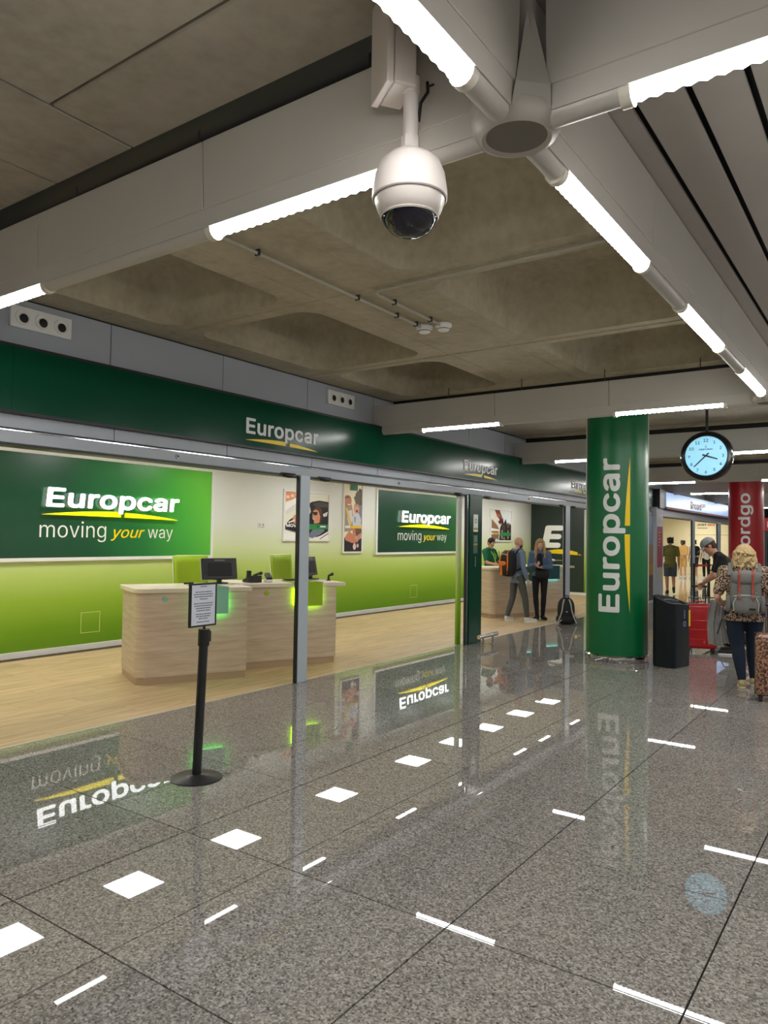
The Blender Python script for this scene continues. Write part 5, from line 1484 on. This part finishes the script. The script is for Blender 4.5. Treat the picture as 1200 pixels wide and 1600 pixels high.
# 4 man walking away in olive shirt
person('man in olive T-shirt and denim shorts walking into the far office', (24.6, 6.10, 0), 18, 1.80, (168, 118, 88),
       J=dict(ar=(.09, -.16, .20), tr=(.10, -.10, .06), kr=(.10, .07, .50), al=(-.08, .06, .09), tl=(-.10, .22, .035), kl=(-.09, .07, .50), er=(.24, -.06, 1.13), wr=(.25, .02, .88), el=(-.24, .02, 1.13), wl=(-.24, .12, .90)),
       wide=1.06, top=dict(mat=fab('olive jersey', (96, 92, 42)), sleeve=.36, hem=.84, hem_cut=-.12, inf=.02), bottom=dict(name='shorts', mat=fab('dark denim', (66, 74, 84)), len=.42, inf=.022), shoes=(fab('dark trainer', (40, 38, 38)), black), hair=('mop', fab('black hair', (0, 0, 0))), vox=.010)
# 5-7 visitors inside the far office
def ex_cap(t, J, s, h):
    lat, f, u, hc = h
    MB().sphere(hc + u * .05 * s, (.095 * s, .105 * s, .075 * s), 16, 10, Matrix((lat, f, u)).transposed()).build('cap', mat('dark cap', srgb(50, 40, 34), .8), t)
    MB().sphere(hc + f * .06 * s - u * .04 * s, (.06 * s, .05 * s, .045 * s), 12, 8, Matrix((lat, f, u)).transposed()).build('face_mask', mat('black mask', srgb(26, 24, 24), .8), t)
person('visitor in a tan short outfit and dark cap standing in the far office', (35.1, 8.15, 0), 165, 1.72, (206, 160, 128),
       J=dict(er=(.22, .05, 1.12), wr=(.10, .24, 1.12), el=(-.22, .05, 1.12), wl=(-.08, .26, 1.08)), wide=.95,
       top=dict(name='tunic', mat=fab('tan cotton', (214, 170, 104)), sleeve=.85, hem_cut=-.06, inf=.025), bottom=dict(name='shorts', mat=fab('tan cotton', (0, 0, 0)), len=.42, inf=.02), shoes=(fab('white trainer', (0, 0, 0)), white), hair=('mop', fab('brown hair', (70, 50, 36), .2, 60)), vox=.011, extra=ex_cap)
def ex_pack(t, J, s, h):
    superbox(MB(), tuple(J['chest'] + V(0, -.20, 0)), (.16, .09, .22), 3).build('dark_pack', nylon, t)
person('visitor in pale vest and dark shorts with a dark pack behind the slim door post', (35.6, 7.78, 0), 40, 1.74, (196, 146, 116),
       top=dict(mat=fab('pale grey vest', (186, 170, 156)), sleeve=.2), bottom=dict(name='shorts', mat=fab('navy denim', (40, 46, 60)), len=.44, inf=.02), shoes=(fab('white trainer', (0, 0, 0)), white), hair=('mop', fab('black hair', (0, 0, 0))), vox=.011, extra=ex_pack)
person('visitor in white top and black trousers deep in the far office', (36.0, 7.35, 0), 30, 1.70, (200, 150, 120),
       J=dict(er=(.25, -.03, 1.13), wr=(.16, .16, 1.02)), top=dict(mat=fab('white blouse', (226, 222, 212)), sleeve=.36), bottom=dict(mat=fab('black trousers', (0, 0, 0))), shoes=(fab('white trainer', (0, 0, 0)), white), hair=('mop', fab('brown hair', (0, 0, 0))), vox=.011)
# 8 bending man in grey cap
def ex_gcap(t, J, s, h):
    lat, f, u, hc = h
    M = Matrix((lat, f, u)).transposed()
    gc = fab('grey cap cloth', (140, 144, 146))
    mb = MB().sphere(hc + u * .040 * s - f * .008 * s, (.093 * s, .108 * s, .088 * s), 20, 14, M)
    remeshed('cap', mb, gc, t, .007, [(hc + u * .035 * s, -u)], smooth=1)
    b = MB(); pts = []
    for i in range(13):
        a = R(-80 + 160 * i / 12)
        pts.append(hc + u * (.036 - .022 * math.cos(a)) * s + lat * math.sin(a) * .088 * s + f * (.055 + .125 * math.cos(a)) * s)
    pts2 = [p - u * .008 for p in pts]
    b._add(pts + pts2, [tuple(range(13)), tuple(range(25, 12, -1))] + [(i, i + 1, 14 + i, 13 + i) for i in range(12)] + [(12, 0, 13, 25)])
    b.build('cap_brim', gc, t)
    st = []
    lat2, fw2, up2 = axes(J)
    n_ = (fw2 * .62 - lat2 * .78).normalized(); e1 = (up2 - n_ * up2.dot(n_)).normalized(); e2 = n_.cross(e1)
    c0 = J['chest'] - up2 * .05 + n_ * .152
    for i in range(12):
        r_ = .085 if i % 2 == 0 else .04
        a = 2 * PI * i / 12
        st.append(c0 + e1 * r_ * math.cos(a) + e2 * r_ * math.sin(a))
    MB().poly(st).build('shirt_print', mat('pale shirt print', srgb(196, 186, 172), .8), t)
person('man in grey cap and black T-shirt bending over the red suitcase', (12.20, 2.13, 0), 104, 1.86, (204, 148, 124),
       J=dict(pelvis=(0, -.06, .95), chest=(0, .10, 1.25), neck=(0, .20, 1.41), head=(.0, .30, 1.53), face=(0, 1, -.75), sr=(.175, .14, 1.36), sl=(-.175, .14, 1.36), er=(.21, .22, 1.13), wr=(.15, .36, 1.0), el=(-.22, .22, 1.12), wl=(.03, .36, 1.0), hr=(.09, -.06, .91), hl=(-.09, -.06, .91), kr=(.10, .02, .50), kl=(-.10, .02, .50), ar=(.12, -.06, .09), al=(-.11, -.02, .09), tr=(.14, .10, .035), tl=(-.13, .14, .035)),
       hands=(1.1, 1.0), palm=(V(0, .2, -1), V(0, .2, -1)), top=dict(mat=fab('black T-shirt', (16, 16, 18)), sleeve=.36, hem_cut=-.10, inf=.016), bottom=dict(mat=fab('dark shorts', (26, 27, 30)), inf=.012), shoes=(fab('dark trainer', (0, 0, 0)), white), hair=('short', fab('brown hair', (0, 0, 0))), extra=ex_gcap)
# 9 curly-haired woman with grey backpack
def ex_curly(t, J, s, h):
    MB().tube([J['sl'] + V(.06, -.10, -.05), J['sl'] + V(.07, -.02, .085), J['sl'] + V(.06, .08, .04), J['sl'] + V(.05, .14, -.15)], .03, 8).build('backpack_strap', mat('grey canvas', (0, 0, 0)), t)
    MB().tube([J['sr'] + V(-.06, -.10, -.05), J['sr'] + V(-.07, -.02, .085), J['sr'] + V(-.06, .08, .04), J['sr'] + V(-.05, .14, -.15)], .03, 8).build('backpack_strap', mat('grey canvas', (0, 0, 0)), t)
    MB().lathe([(.036, -.012), (.042, 0), (.036, .012)], tuple(J['wl'] + V(0, -.03, .0)), n=16).build('bracelet', chrome, t)
person('woman with curly blonde hair in animal-print top seen from behind', (9.55, 1.53, 0), 12, 1.66, (206, 152, 132), wide=1.32,
       J=dict(el=(-.31, -.06, 1.10), wl=(-.24, .14, .98), er=(.31, -.05, 1.12), wr=(.33, .06, .88), al=(-.03, -.08, .09), tl=(-.04, .08, .035), kl=(-.075, .0, .50), ar=(.11, .16, .09), tr=(.12, .32, .035), kr=(.10, .10, .50)),
       top=dict(name='blouse', mat=G['animal print cloth'], sleeve=.38, hem=.84, hem_cut=-.13, inf=.022), bottom=dict(name='jeans', mat=fab('dark teal denim', (15, 31, 52)), inf=.010), shoes=(fab('beige shoe', (170, 158, 110)), mat('cream sole', srgb(206, 200, 170), .6)), hair=('curly', fab('curly blonde hair', (190, 166, 122), .25, 70)), extra=ex_curly)
# grey jacket over her arm
t = thing('jacket', 'grey jacket hanging over the left arm of the curly-haired woman', 'jacket', (9.70, 1.835, 0.47), R(12))
mb = MB()
rr = random.Random(2)
nu, nv = 22, 16
for side in (0, 1):
    for j in range(nv + 1):
        v = j / nv
        for i in range(nu + 1):
            u_ = i / nu
            wdt = (.23 - .06 * v)
            fold = .030 * math.sin(u_ * 15 + v * 2.2) * (1 - .35 * v) + .012 * math.sin(u_ * 31 + v * 5)
            x = (u_ - .5) * wdt + .03 * math.sin(v * 3)
            z = .52 * v + (.014 * math.sin(u_ * 9) * (1 - v)) - .04 * u_ * (1 - v)
            yy = fold + (.055 * (1 - .2 * v) if side else -.055 * (1 - .2 * v))
            if v > .85: yy *= max(.25, 1 - (v - .85) * 4)
            mb.v.append((x * .35 + yy, x, z))
for side in (0, 1):
    k0 = side * (nu + 1) * (nv + 1)
    for j in range(nv):
        for i in range(nu):
            a = k0 + j * (nu + 1) + i
            mb.f.append((a, a + 1, a + nu + 2, a + nu + 1)); mb.mi.append(0)
K = (nu + 1) * (nv + 1)
for j in range(nv):
    for i in (0, nu):
        a = j * (nu + 1) + i
        mb.f.append((a, a + nu + 1, a + nu + 1 + K, a + K)); mb.mi.append(0)
for i in range(nu):
    a = nv * (nu + 1) + i
    mb.f.append((a, a + 1, a + 1 + K, a + K)); mb.mi.append(0)
mb.build('cloth', fab('grey wool', (140, 138, 135), .08, 30), t, angle=80)
MB().tube([(-.105, .02, .12), (-.10, .0, .2), (-.095, -.03, .30)], .008).build('pocket_zip', darkgrey, t)

# ------------------------------------------------------------------ turn the body surfaces into plain meshes
bpy.context.view_layer.update()
dg = bpy.context.evaluated_depsgraph_get()
done = [(o, cuts, m, bpy.data.meshes.new_from_object(o.evaluated_get(dg))) for o, cuts, m in FINAL]
for o, cuts, m, me in done:
    o.modifiers.clear()
    if cuts:
        bm = bmesh.new(); bm.from_mesh(me)
        for co, no in cuts:
            bmesh.ops.bisect_plane(bm, geom=bm.verts[:] + bm.edges[:] + bm.faces[:], plane_co=co, plane_no=no, clear_outer=True)
            es = [e for e in bm.edges if e.is_boundary]
            if es: bmesh.ops.holes_fill(bm, edges=es, sides=0)
        bm.to_mesh(me); bm.free()
    if not me.materials: me.materials.append(m)
    me.polygons.foreach_set('use_smooth', [True] * len(me.polygons))
    o.data = me
